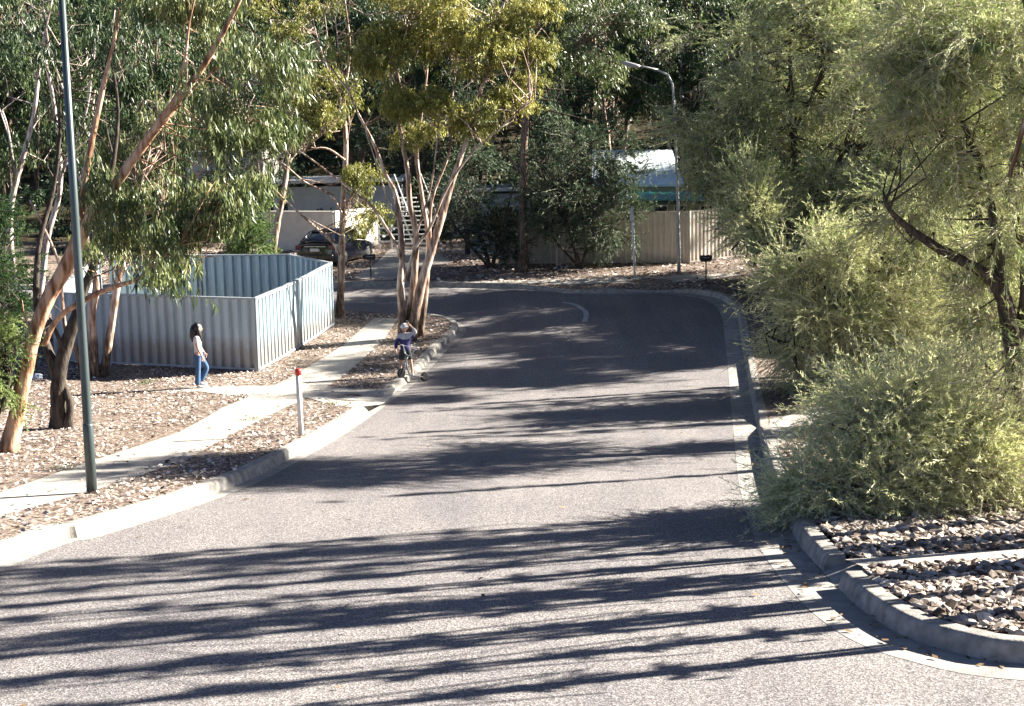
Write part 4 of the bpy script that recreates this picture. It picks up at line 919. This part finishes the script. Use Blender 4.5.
px_tree('gum_tree', 'dark rough forked tree between the leaning gum and lamp pole', 'tree', (60, 428), [
    [(60, 428, 0, .19), (58, 400, 0, .17), (60, 370, 0, .15), (66, 345, 0, .14), (76, 318, 0, .12), (84, 290, .1, .10), (95, 262, .2, .085), (100, 225, .3, .07), (112, 170, .4, .05), (118, 110, .5, .035), (110, 50, .6, .02)],
    [(58, 378, 0, .12), (48, 350, .1, .10), (40, 325, .2, .085), (36, 290, .3, .07), (40, 240, .5, .055), (55, 180, .7, .045), (60, 110, .8, .03), (50, 40, .9, .015)],
    [(64, 350, -.1, .05), (55, 330, -.1, .045), (50, 318, 0, .035)],
    [(68, 425, -.1, .09), (70, 405, -.1, .08), (64, 385, 0, .06)],
  ],
  [(60, 110, 60, 50, .8, 1.2, 16), (110, 60, 60, 50, .5, 1.2, 20), (30, 30, 50, 40, 1, 1.2, 18), (110, 230, 34, 24, .4, .8, 14)],
  leaf='gum_dark', bark='bark', per=80, L=.19, W=.027, rad=.36, tone=.5, droop=1.5)  # dark leaf colour stands in for shade on this crown
px_tree('gum_tree', 'twin trunked gum against the left end of the grey fence', 'tree', (99, 377), [
    [(95, 378, 0, .13), (93, 345, 0, .12), (92, 310, 0, .11), (96, 285, 0, .095), (88, 250, .2, .08), (82, 200, .4, .065), (86, 150, .5, .05), (95, 90, .6, .03)],
    [(104, 376, .1, .12), (108, 345, .1, .11), (114, 310, .1, .10), (118, 280, 0, .09), (126, 252, -.1, .08), (134, 225, -.2, .06), (150, 210, -.3, .04), (165, 200, -.4, .025)],
    [(117, 285, 0, .06), (128, 262, 0, .055), (142, 240, .1, .045), (165, 222, .2, .03), (180, 205, .2, .02)],
    [(82, 372, -.1, .07), (76, 350, -.1, .065), (66, 330, 0, .06), (62, 300, .1, .05), (58, 260, .2, .04), (30, 200, .3, .03)],
    [(134, 225, -.2, .04), (140, 190, -.2, .03), (150, 150, -.2, .02)],
  ],
  [(140, 170, 50, 36, 0, 1.2, 34), (95, 150, 50, 30, .6, 1.2, 14), (170, 120, 50, 36, .3, 1.2, 24), (160, 245, 30, 16, -.2, .6, 12)],
  leaf='gum', bark='gum_bark', per=85, L=.2, W=.028, rad=.38, tone=.45, droop=1.6)
px_tree('gum_tree', 'pale stemmed gum leaning at the far left behind the yard', 'tree', (30, 340), [
    [(18, 345, 0, .14), (14, 290, 0, .12), (10, 240, 0, .11), (12, 200, 0, .10), (22, 160, 0, .085), (34, 115, 0, .07), (40, 60, 0, .05), (52, 0, 0, .03)],
    [(35, 340, .2, .13), (42, 280, .2, .11), (48, 235, .2, .10), (60, 190, .2, .08), (58, 140, .2, .07), (45, 60, .2, .05), (18, 15, .2, .03)],
    [(58, 190, 0, .06), (70, 140, 0, .05), (66, 100, 0, .045), (50, 50, 0, .04), (42, 0, 0, .03)],
    [(60, 180, 0, .05), (85, 115, 0, .05), (92, 70, 0, .04), (98, 25, 0, .03)],
    [(75, 145, 0, .04), (96, 105, 0, .035), (108, 55, 0, .03), (115, 10, 0, .02)],
    [(16, 180, 0, .05), (8, 130, 0, .04), (2, 110, 0, .03)],
  ],
  [(30, 60, 60, 50, .6, 1.8, 20), (90, 90, 50, 40, .8, 1.6, 12), (20, 180, 30, 50, .8, 1.2, 18), (80, 10, 80, 30, .5, 1.8, 22)],
  leaf='gum_dark', bark='gum_bark_pale', per=80, L=.22, W=.034, rad=.45, tone=.75, droop=1.4, y0=50)  # leaves coloured dark in place of shade over the upper crown
# brown trunk in the middle distance
px_tree('gum_tree', 'tall single brown trunked gum in the far verge centre', 'tree', (522, 271), [
    [(522, 271, 0, .20), (523, 240, 0, .165), (523, 200, 0, .155), (524, 150, 0, .145), (527, 105, 0, .135), (537, 65, 0, .115), (548, 30, 0, .09), (555, -10, 0, .06)],
    [(525, 120, 0, .08), (520, 95, .2, .065), (508, 60, .4, .05), (505, 20, .5, .03)],
    [(535, 70, 0, .06), (555, 60, .2, .05), (580, 40, .4, .035), (600, 15, .5, .02)],
    [(521, 175, 0, .04), (505, 150, -.1, .035), (490, 130, -.2, .02)],
  ],
  [(560, 30, 60, 40, 0, 2, 60), (600, 10, 50, 36, .5, 2, 44), (550, 85, 34, 30, .3, 1.6, 22), (520, 10, 50, 30, 0, 2, 36), (585, 75, 30, 24, .4, 1.2, 14)],
  leaf='gum', bark='gum_bark_dark', per=90, L=.22, W=.042, rad=.45, tone=.35)
px_tree('gum_tree', 'thin leaning trunk rising behind the yard fence beside the feathery shrub', 'tree', (272, 262), [
    [(272, 262, 0, .14), (276, 230, 0, .13), (282, 200, 0, .115), (287, 165, .1, .10), (290, 120, .2, .08), (280, 70, .3, .05), (270, 20, .4, .03)],
    [(286, 170, 0, .05), (262, 140, 0, .04), (240, 110, .1, .03)]],
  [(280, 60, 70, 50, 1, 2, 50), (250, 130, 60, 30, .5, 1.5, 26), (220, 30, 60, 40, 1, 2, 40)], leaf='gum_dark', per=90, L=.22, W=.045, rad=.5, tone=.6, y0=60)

# needle-leaved trees and shrubs on the right
ND = dict(nt=7, ln=.55, k=26, tw=.0045, up=.35)
def bush(name, label, base, stems, blobs, leaf, L, W, tone, mode, y0=None, bark='bark', rad=.3, frac=.35, group=None, br=.02, shell=.5, lump=.155):
    return px_tree(name, label, 'shrub' if 'shrub' in name else 'tree', base, stems, blobs, leaf=leaf, bark=bark, L=L, W=W, tone=tone, mode=mode, y0=y0, rad=rad, frac=frac, wob=.08, group=group, br=br, shell=shell, lump=lump)
bush('wattle_shrub', 'fine leaved grey green shrub spilling over the right kerb nearest the camera', (925, 505), [
    [(925, 505, 0, .09), (905, 480, 0, .08), (880, 450, 0, .06), (852, 432, -.2, .035), (832, 424, -.3, .015)],
    [(925, 500, 0, .08), (930, 465, 0, .07), (925, 420, .2, .05), (915, 380, .3, .02)],
    [(930, 505, 0, .07), (960, 470, 0, .06), (990, 440, .1, .04), (1020, 420, .2, .02)],
    [(920, 500, 0, .06), (880, 490, -.2, .05), (840, 490, -.3, .03), (800, 495, -.4, .015)]],
  [(848, 484, 50, 32, -.2, .8, 110), (878, 452, 52, 34, .2, 1.0, 120), (900, 420, 55, 40, .7, 1.0, 110), (940, 465, 60, 38, .2, 1.0, 90), (990, 455, 48, 36, .6, 1.0, 90), (812, 502, 28, 18, -.3, .5, 40), (880, 490, 60, 20, -.3, .6, 60), (890, 405, 46, 30, .6, 1.0, 70), (960, 405, 46, 34, 1.0, 1.0, 110), (915, 450, 50, 34, .5, .7, 90), (900, 490, 70, 24, .1, .7, 80)],
  'needle', .085, .0078, .76, dict(nt=8, ln=.72, k=36, tw=.0065, up=.08), rad=.2)
bush('wattle_shrub', 'pale feathery shrub over the kerb beyond the driveway gap', (880, 392), [
    [(880, 392, 0, .12), (870, 360, 0, .10), (850, 320, 0, .08), (820, 280, 0, .05), (790, 250, 0, .03)],
    [(882, 392, 0, .11), (890, 350, 0, .10), (895, 300, 0, .08), (880, 250, 0, .05), (870, 220, 0, .03)],
    [(875, 390, 0, .09), (840, 370, 0, .07), (800, 350, -.2, .05), (765, 335, -.3, .02)],
    [(885, 390, .2, .08), (930, 360, .3, .07), (960, 330, .3, .04)]],
  [(826, 335, 44, 46, -.3, 1.4, 120), (850, 300, 56, 48, 0, 1.5, 140), (822, 262, 42, 34, 0, 1.3, 80), (880, 350, 60, 50, 0, 1.6, 120), (868, 375, 56, 26, -.2, 1.2, 90), (795, 365, 22, 22, -.4, .8, 22), (900, 290, 40, 34, .4, 1.4, 60), (795, 300, 26, 36, .2, 1.0, 46), (925, 335, 45, 45, .8, 1.3, 90), (940, 385, 50, 32, -.3, 1.0, 90), (1000, 370, 40, 40, .4, 1.1, 60), (915, 265, 50, 40, .6, 1.2, 80)],
  'needle', .12, .0115, .64, dict(nt=8, ln=.95, k=30, tw=.009, up=.08), rad=.2)
bush('she_oak_tree', 'big dark limbed she oak at the right edge', (1010, 425), [
    [(1012, 428, 0, .20), (1014, 390, 0, .18), (1012, 340, 0, .165), (1004, 300, 0, .15), (990, 278, 0, .12), (960, 260, 0, .10), (930, 243, 0, .085), (905, 225, 0, .065), (890, 210, -.1, .045), (884, 198, -.2, .03)],
    [(1010, 330, 0, .13), (1002, 290, .1, .12), (998, 250, .2, .10), (992, 210, .3, .085), (978, 160, .4, .07), (960, 110, .4, .05), (950, 60, .4, .03)],
    [(1014, 350, 0, .13), (1026, 300, .1, .12), (1022, 240, .2, .10), (1012, 180, .3, .08), (1030, 110, .4, .06), (1035, 40, .4, .04)],
    [(1012, 425, -.4, .08), (990, 410, -.6, .075), (968, 395, -.8, .07), (948, 385, -.9, .05), (920, 372, -1.0, .03)]],
  [(985, 95, 70, 60, .5, 1.7, 190), (1000, 30, 80, 40, .4, 1.8, 130), (930, 30, 50, 40, .6, 1.6, 80), (930, 200, 60, 30, 1.2, 1.3, 60), (1000, 215, 50, 40, .6, 1.2, 60), (930, 150, 50, 40, .8, 1.3, 50), (1000, 165, 50, 34, .3, 1.4, 50), (905, 60, 50, 46, .8, 1.4, 60), (1005, 320, 40, 46, .2, 1.0, 60), (1010, 400, 30, 40, 1.4, .8, 14)],
  'needle', .15, .013, .50, dict(nt=8, ln=.75, k=22, tw=.010, up=.1), rad=.2, frac=.16)
bush('she_oak_tree', 'grey needled tree over the bend on the right', (812, 284), [
    [(812, 300, 0, .20), (806, 250, 0, .17), (800, 210, 0, .15), (795, 160, 0, .12), (792, 100, 0, .09), (790, 50, 0, .06), (795, 0, 0, .03)],
    [(802, 220, 0, .12), (830, 180, .2, .10), (850, 130, .3, .07), (865, 70, .4, .04)],
    [(803, 230, 0, .12), (775, 190, .2, .09), (750, 150, .3, .06), (735, 110, .4, .03)],
    [(806, 250, 0, .08), (780, 235, 0, .06), (750, 222, -.2, .03)],
    [(795, 130, 0, .06), (815, 90, .1, .05), (830, 40, .3, .03)]],
  [(800, 60, 70, 60, 0, 2.4, 170), (730, 40, 50, 50, .3, 2.0, 80), (870, 30, 60, 50, .3, 2.0, 80), (760, 110, 54, 50, .3, 2.0, 110), (740, 160, 50, 42, 0, 1.8, 80), (850, 120, 60, 60, .5, 2.2, 110), (755, 215, 44, 34, 0, 1.6, 60), (870, 190, 50, 40, 1, 2.0, 60), (840, 10, 80, 30, 0, 2.2, 80), (790, 170, 40, 40, 1, 1.8, 50), (712, 176, 34, 22, .2, 1.2, 40), (700, 135, 30, 40, 0, 1.3, 50), (770, 205, 50, 26, -1.5, 1.2, 60), (840, 205, 54, 34, -3, 1.4, 100), (900, 190, 56, 44, -4, 1.4, 120), (960, 215, 50, 36, -5, 1.4, 90), (800, 225, 40, 24, -4, 1.2, 60)],
  'needle', .17, .020, .52, dict(nt=8, ln=.9, k=22, tw=.012, up=.1), rad=.35, y0=55.3)
bush('wattle_shrub', 'sunlit pale shoots of a shrub beside the beige fence end', (775, 290), [
    [(775, 290, 0, .07), (772, 260, 0, .06), (765, 225, 0, .04), (755, 190, 0, .02)], [(776, 288, 0, .06), (785, 250, 0, .05), (790, 210, 0, .02)]],
  [(762, 215, 34, 36, -.3, 1.0, 60), (780, 255, 34, 34, -.3, 1.0, 60), (752, 180, 20, 24, -.4, .7, 24)],
  'needle', .14, .017, .62, dict(nt=7, ln=.7, k=22, tw=.009, up=.7), rad=.3, y0=50)
# dark shrubs in front of far fence
for (bu, bv, bl, lab, lf, tn) in (
    (490, 268, [(480, 225, 36, 34, 0, 1.2, 70), (505, 240, 28, 24, -.2, 1.0, 40), (470, 195, 30, 24, .4, 1.2, 36)], 'dense dark shrub left of the brown trunk on the far verge', 'needle_dark', -.1),
    (580, 268, [(575, 190, 44, 44, 0, 1.4, 110), (610, 215, 36, 30, -.4, 1.0, 60), (560, 235, 40, 24, -.2, 1.0, 46), (620, 180, 24, 18, -.3, .9, 26), (590, 150, 46, 30, .6, 1.4, 60), (545, 190, 26, 40, .2, 1.2, 40)], 'spreading dark wattle before the beige fence', 'needle_dark', .22)):
    bush('wattle_shrub', lab, (bu, bv), [[(bu, bv, 0, .09), (bu - 10, bv - 35, 0, .07), (bu - 25, bv - 80, 0, .03)], [(bu + 2, bv, 0, .08), (bu + 12, bv - 40, 0, .06), (bu + 25, bv - 85, 0, .03)], [(bu, bv, 0, .05), (bu - 25, bv - 28, 0, .04), (bu - 40, bv - 50, 0, .02)]],
         bl, lf, .16, .024, tn, dict(nt=7, ln=.6, k=20, tw=.006, up=.2), rad=.35)
bush('feathery_shrub', 'bright green feathery shrub at the far left edge over the orange trunk', (-14, 440), [
    [(-14, 440, 0, .06), (-10, 400, 0, .05), (0, 350, 0, .03)], [(-12, 438, 0, .05), (5, 395, 0, .04), (14, 360, 0, .02)]],
  [(2, 355, 26, 46, 0, .6, 80), (-20, 380, 30, 40, 0, .7, 50), (0, 318, 18, 20, .2, .5, 24)], 'fir', .06, .011, .8, dict(nt=7, ln=.25, k=34, tw=0, up=.5), rad=.14, y0=27)
bush('feathery_shrub', 'dark green feathery tree at the left edge behind the leaning gum', (-10, 420), [
    [(-10, 420, 0, .08), (-12, 350, 0, .07), (-10, 260, 0, .04)]],
  [(-4, 260, 30, 60, 0, .9, 120), (-8, 310, 36, 40, 0, .9, 60), (-10, 210, 22, 24, 0, .6, 36)], 'fir', .08, .014, .0, dict(nt=7, ln=.3, k=30, tw=0, up=.4), rad=.2, y0=33)
bush('feathery_shrub', 'bright green conifer like shrub behind the yard fence', (248, 262), [
    [(248, 262, 0, .09), (249, 220, 0, .06), (250, 185, 0, .02)]],
  [(248, 232, 20, 36, 0, 1.0, 110), (250, 200, 12, 22, 0, .7, 30), (225, 245, 16, 24, .3, .8, 30)], 'fir', .12, .026, .45, dict(nt=7, ln=.38, k=22, tw=0, up=.6), rad=.25, y0=57)
for (bu, bv, y0, lab, tn, lf) in ((985, 300, 56, 'leafy green bush seen through the gap under the she oak limb', .75, 'gum'),):
    px_tree('gum_sapling', lab, 'tree', (bu, bv), [[(bu, bv + 10, 0, .08), (bu - 5, bv - 30, 0, .05), (bu - 10, bv - 70, 0, .03)]], [(930, 290, 50, 50, -1, 1.5, 90), (950, 245, 50, 34, .3, 1.5, 60), (985, 330, 44, 34, -2, 1.4, 50), (1020, 280, 30, 60, -1, 1.5, 50)], leaf=lf, per=90, L=.2, W=.05, rad=.45, tone=tn, y0=y0)
bush('wattle_shrub', 'low dark shrub under the she oak limb at the right edge', (1000, 385), [[(1000, 385, 0, .06), (1004, 350, 0, .04)], [(1000, 385, 0, .05), (980, 355, 0, .03)]], [(1005, 355, 40, 34, 0, 1.2, 60), (965, 350, 34, 24, .6, 1.0, 40)], 'needle_dark', .11, .013, .5, dict(nt=7, ln=.6, k=22, tw=.007, up=.2), y0=40)

# ------------------------------------------------------------------ background trees: three kinds, copied
def generic_gum(seed, H, nstem, spread, leaf, bark, ncl, tone, L=.26, W=.06, per=90, crown_lo=.35, rad=.6):
    random.seed(seed); root = thing('gum_tree', 'x', 'tree'); mb = MB(); nodes = []; blobs = []
    for s in range(nstem):
        az = 2 * math.pi * s / nstem + random.uniform(-.5, .5); tl = spread * random.uniform(.5, 1.0); pts = []; rr = []
        r0 = .17 * H / 11 * random.uniform(.8, 1.1) / math.sqrt(max(1, nstem * .5)); n = 9; px = py = 0
        for i in range(n):
            f = i / (n - 1); k = f ** 1.3 * tl; px = math.cos(az) * k + random.gauss(0, .07) + .15 * math.cos(az) ; py = math.sin(az) * k + random.gauss(0, .07) + .15 * math.sin(az)
            pts.append((px, py, -.15 + f * H * random.uniform(.97, 1.0))); rr.append(r0 * (1 - .85 * f) + .01)
        mb.tube(pts, rr, 8, wob=.05); nodes += pts[3:]
        for k in range(4):
            i = random.randint(3, 7); p = Vector(pts[i]); a2 = az + random.uniform(-1.6, 1.6); ln = random.uniform(.8, 1.8) * H / 11
            q = p + Vector((math.cos(a2) * ln, math.sin(a2) * ln, ln * random.uniform(.5, 1.1))); m = p.lerp(q, .5) + Vector((0, 0, -.1 * ln))
            mb.tube([p, m, q], [rr[i] * .6, rr[i] * .4, .015], 6); nodes += [tuple(m), tuple(q)]
            if p.z > H * (crown_lo - .1): blobs.append((tuple(q), (ln * .8, ln * .8, ln * .55), ncl))
        blobs.append((pts[-1], (1.1 * H / 11, 1.1 * H / 11, .8 * H / 11), int(ncl * 1.4))); blobs.append((pts[-3], (1.0, 1.0, .9), ncl))
    C, N = in_ellipsoids(blobs, .4); branchlets(mb, nodes, C, .35, r0=.018); mb.build('trunk', bark, root, True)
    q, t = gum_clumps(C, rad, per, L, W, tone, .8); quads('crown', q, t, leaf, root); return root
def generic_oak(seed, H, ncl, tone, leaf='needle_dark'):
    random.seed(seed); root = thing('she_oak_tree', 'x', 'tree'); mb = MB(); nodes = []; blobs = []
    pts = [(random.gauss(0, .06) * i, random.gauss(0, .06) * i, -.15 + H * i / 8) for i in range(9)]; rr = [.16 * (1 - .11 * i) + .01 for i in range(9)]; mb.tube(pts, rr, 8, wob=.08); nodes += pts[2:]
    for k in range(11):
        i = random.randint(2, 7); p = Vector(pts[i]); a = random.uniform(0, 6.28); ln = random.uniform(.9, 1.7) * (1.2 - i * .08) * H / 9; q = p + Vector((math.cos(a) * ln, math.sin(a) * ln, ln * .45))
        mb.tube([p, p.lerp(q, .5) + Vector((0, 0, -.1)), q], [rr[i] * .5, rr[i] * .3, .015], 6); nodes.append(tuple(q)); blobs.append((tuple(q), (ln * .85, ln * .85, ln * .6), ncl))
    blobs.append((pts[-1], (1, 1, .9), ncl)); C, N = in_ellipsoids(blobs, .4); branchlets(mb, nodes, C, .3); mb.build('trunk', 'bark', root, True)
    tw = spray_twigs(C, N, .4, 6, .7, .1); q, t = needles(tw, 18, .18, .032, tone, groups=6); quads('crown', q, t, leaf, root); return root
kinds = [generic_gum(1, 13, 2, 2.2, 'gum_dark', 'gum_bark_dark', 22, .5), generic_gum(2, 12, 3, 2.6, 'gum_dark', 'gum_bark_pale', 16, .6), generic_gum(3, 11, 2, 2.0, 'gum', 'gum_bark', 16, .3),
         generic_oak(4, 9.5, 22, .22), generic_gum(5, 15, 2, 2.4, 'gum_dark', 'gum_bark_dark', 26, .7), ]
used = [0] * len(kinds)
def place(k, x, y, rz, sc, label, group=None, dz=0):
    o = kinds[k] if not used[k] else copy_tree(kinds[k]); used[k] = 1
    o.location = (x, y, V(x, y) + dz); o.rotation_euler = (0, 0, rz); o.scale = (sc, sc, sc); o['label'] = label
    if group: o['group'] = group
    elif 'group' in o: del o['group']
    return o
BG = 'trees massed behind the houses'
bgs = [(4, -24, 66, .95, 'tall dark gum at the far left beyond the yard fence'), (1, -19.5, 70, .9, 'pale stemmed gum behind the left yard, right of the lamp pole top'), (0, -15.5, 66, .85, 'dark gum rising behind the yard left of the feathery shrub'),
       (3, -12.6, 73, 1.0, 'needle leaved tree overhanging the carport of the left house'), (4, -9, 88, .95, 'very tall dark gum behind the flat roofed house'), (0, -5.2, 84, .85, 'dark gum directly behind the white staircase'),
       (3, -2.0, 64.8, .8, 'dense she oak over the blue grey building'), (0, 1.2, 80, .9, 'dark gum behind the brown trunk in the centre'), (3, 3.4, 78.5, 1.0, 'she oak between the brown trunk and the aqua wall'),
       (2, 5.8, 84, .95, 'olive gum above the aqua upper wall'), (1, 9.2, 82, .9, 'pale stemmed gum behind the street lamp arm'), (0, 15.0, 70.5, .8, 'dark gum over the teal roof'), (4, 17.5, 84, .9, 'tall dark gum behind the right end of the teal roof'),
       (3, 16.5, 72, .85, 'she oak behind the pale shoots at the fence end'), (1, 20.5, 72, .9, 'pale stemmed gum behind the big she oak at the right edge'), (2, 18.0, 55, .8, 'olive gum low behind the she oak limb'),
       (4, -31, 92, 1.0, 'tall gum on the slope at the top left corner'), (0, -19, 100, 1.0, 'dark slope gum above the leaning orange gum'), (2, -12, 106, 1.0, 'olive slope gum above the carport'), (1, -1, 104, 1.0, 'pale stemmed slope gum above the many stemmed gum'),
       (4, 7, 104, 1.0, 'tall slope gum above the lamp arm'), (0, 15, 100, 1.0, 'dark slope gum above the right she oaks'), (2, 24, 98, 1.0, 'olive slope gum at the top right'), (3, 31, 104, 1.2, 'needle leaved slope tree at the top right corner'),
       (0, -26, 118, 1.1, 'farthest dark gum at left on the slope'), (1, -9, 122, 1.1, 'farthest pale stemmed gum left of centre on the slope'), (0, 3, 124, 1.1, 'farthest dark gum in the centre of the slope'), (4, 19, 122, 1.0, 'farthest tall gum right of centre on the slope'), (1, 36, 122, 1.1, 'farthest pale gum at right on the slope'),
       (3, -1.8, 83, 1.0, 'she oak over the blue grey building roof, farther back'), (3, 2.0, 76.5, .9, 'she oak just right of the blue grey building, left of the brown trunk'), (3, -7.2, 80, .9, 'she oak behind the cream wall end beside the stairs'), (4, 11, 92, .9, 'dark crowned gum between lamp arm and right she oak'), (0, -30, 74, .8, 'shaded gum at the left edge behind the pale stems')]
for i, (k, x, y, s, lab) in enumerate(bgs): place(k, x, y, i * 2.4, s, lab, BG)
# street trees on the right beyond the picture's edge, whose shadows cross the road
SH = 'street trees on the right whose shadows cross the road'
def shade_gum(seed, H, w, n_stem, ncl, cr, rad):
    random.seed(seed); root = thing('gum_tree', 'x', 'tree'); mb = MB(); blobs = []; nodes = []
    for s in range(n_stem):
        oy = random.uniform(-w, w); ox = random.uniform(-1.8, 1.8); pts = [(ox * .25 + ox * .75 * (i / 7.) ** 1.2 + random.gauss(0, .05), oy * .3 + oy * .7 * (i / 7.) + random.gauss(0, .03), -.2 + H * i / 7. * random.uniform(.98, 1)) for i in range(8)]
        rr = [.065 * (1 - .12 * i) for i in range(8)]; mb.tube(pts, rr, 7, wob=.05); nodes += pts[3:]
        for i in (3, 4, 5, 6, 7): blobs.append((pts[i], (1.3, cr, .8), ncl))
    C, N = in_ellipsoids(blobs, .2, .4); branchlets(mb, nodes, C, .25); mb.build('trunk', 'gum_bark', root, True)
    q, t = gum_clumps(C, rad, 60, .15, .03, .5, .9); quads('crown', q, t, 'gum', root); return root
kinds += [shade_gum(21, 9, .25, 3, 8, .22, .17), shade_gum(22, 10, .5, 4, 8, .35, .2), shade_gum(23, 8.5, .15, 3, 3, .08, .09), shade_gum(24, 9.5, .3, 4, 3, .07, .08)]; used += [0, 0, 0, 0]
AZ = Vector((math.sin(SUN_AZ), math.cos(SUN_AZ)))
def shade_at(v, k, extra=0.0, sc=1.0):
    p = RP(512, v); t = 5.0                      # just outside the picture's right edge
    while p.x + AZ.x * t < (p.y + AZ.y * t) * .342 + 1.6 + extra: t += .25
    x, y = p.x + AZ.x * t, p.y + AZ.y * t; place(k, x, y, R(90) - SUN_AZ, sc, 'slim many stemmed gum on the right of the street outside the picture', SH)
for a in [(402, 7), (405, 8, 2), (408, 5, 1), (427, 7), (432, 8, 2), (437, 5, 1.5, .9), (488, 7, 3), (530, 8, 1.5), (539, 5, .5), (546, 6, 2), (554, 7, 1), (565, 7),
          (580, 8), (597, 5, .6), (603, 7, 2), (610, 7, 1), (632, 7, .4), (638, 8, 1.5), (662, 7, 1), (690, 7, .5)]: shade_at(*a)
for i, (x, y) in enumerate([(27.5, 71), (31, 78), (33, 86), (37, 94), (41, 103), (38, 80), (45, 96)]):
    place((0, 4)[i % 2], x, y, i * 1.7, 1.25, 'tall dark gum beyond the right edge of the picture, ' + ('nearest the bend', 'second from the bend', 'middle of the row', 'fourth from the bend', 'farthest of the front row', 'nearer of the back row', 'farther of the back row')[i], BG)
kk = 0
for v in (297, 305, 315, 326, 335, 343, 351, 359, 367):
    for t in (13, 18.5):
        p = RP(560, v); x, y = p.x + AZ.x * t, p.y + AZ.y * t; kk += 1
        if x < y * .355 + 1.2: x = y * .355 + 1.2
        place((3, 0, 3, 3, 1, 0)[kk % 6], x, y, kk * 1.9, .84 if v > 330 and t < 15 else .70, ('needle leaved', 'dark crowned', 'tall broad', 'she oak like', 'pale stemmed', 'round crowned')[kk % 6] + ' tree right of the bend beyond the picture edge, ' + ('near' if t < 15 else 'far') + ' side, ' + ('farthest', 'very far', 'fairly far', 'far', 'middle', 'nearer', 'near', 'very near', 'nearest')[(kk - 1) // 2], 'trees right of the bend')
# the wood on the slope behind everything, one mass
def wood():
    W4 = []; T = []; tm = MB(); random.seed(90)
    for i in range(170):
        y = random.uniform(92, 150); x = random.uniform(-.42, .55) * y; H = random.uniform(8, 14); z = V(x, y); b = Vector((x, y, z))
        top = b + Vector((random.gauss(0, .8), random.gauss(0, .8), H * .8)); mid = b.lerp(top, .5) + Vector((random.gauss(0, .3), 0, 0))
        tm.tube([b - Vector((0, 0, .3)), mid, top], [.17, .12, .04], 6)
        bl = []
        for k in range(7):
            a = random.uniform(0, 6.28); h = random.uniform(.3, 1.0) * H; rr = random.uniform(.6, 2.2); q = b + Vector((math.cos(a) * rr, math.sin(a) * rr, h)); bl.append((tuple(q), (1.3, 1.3, 1.0), 5))
            tm.tube([b.lerp(top, min(.95, h / H)), q], [.05, .02], 4)
        C, N = in_ellipsoids(bl, .3); q, t = gum_clumps(C, .75, 70, .34, .11, random.choice((.25, .45, .6)), .6); W4.append(q); T.append(t)
    for i in range(420):                                # undergrowth
        y = random.uniform(70, 140); x = random.uniform(-.42, .55) * y; z = V(x, y)
        C, N = in_ellipsoids([((x, y, z + .7), (1.2, 1.2, .8), 6)], .2); q, t = gum_clumps(C, .6, 50, .3, .10, .25, .1); W4.append(q); T.append(t)
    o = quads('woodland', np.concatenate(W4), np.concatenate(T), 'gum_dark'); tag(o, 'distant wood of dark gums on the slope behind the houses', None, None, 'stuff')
    o = tm.build('woodland_trunks', 'gum_bark_dark', None, True); tag(o, 'trunks of the distant wood on the slope', None, None, 'stuff')
wood()
# small weeds on the left verge
wp = [P(145, 384), P(95, 456), P(150, 382), P(60, 470), P(252, 420), P(330, 405)]
wq, wt = [], []
for p in wp:
    n = 60; b0 = np.array(p) + np.concatenate([rng.normal(size=(n, 2)) * .13, np.zeros((n, 1))], 1); d = unit(rng.normal(size=(n, 3)) * .5 + np.array([0, 0, 1]))
    wq.append(kites(b0, d, rng.uniform(.04, .12, n), np.full(n, .012))); wt.append(rng.uniform(.3, .7, n))
tag(quads('weeds', np.concatenate(wq), np.concatenate(wt), 'gum'), 'sparse low green weeds among the stones of the left verge', None, None, 'stuff')
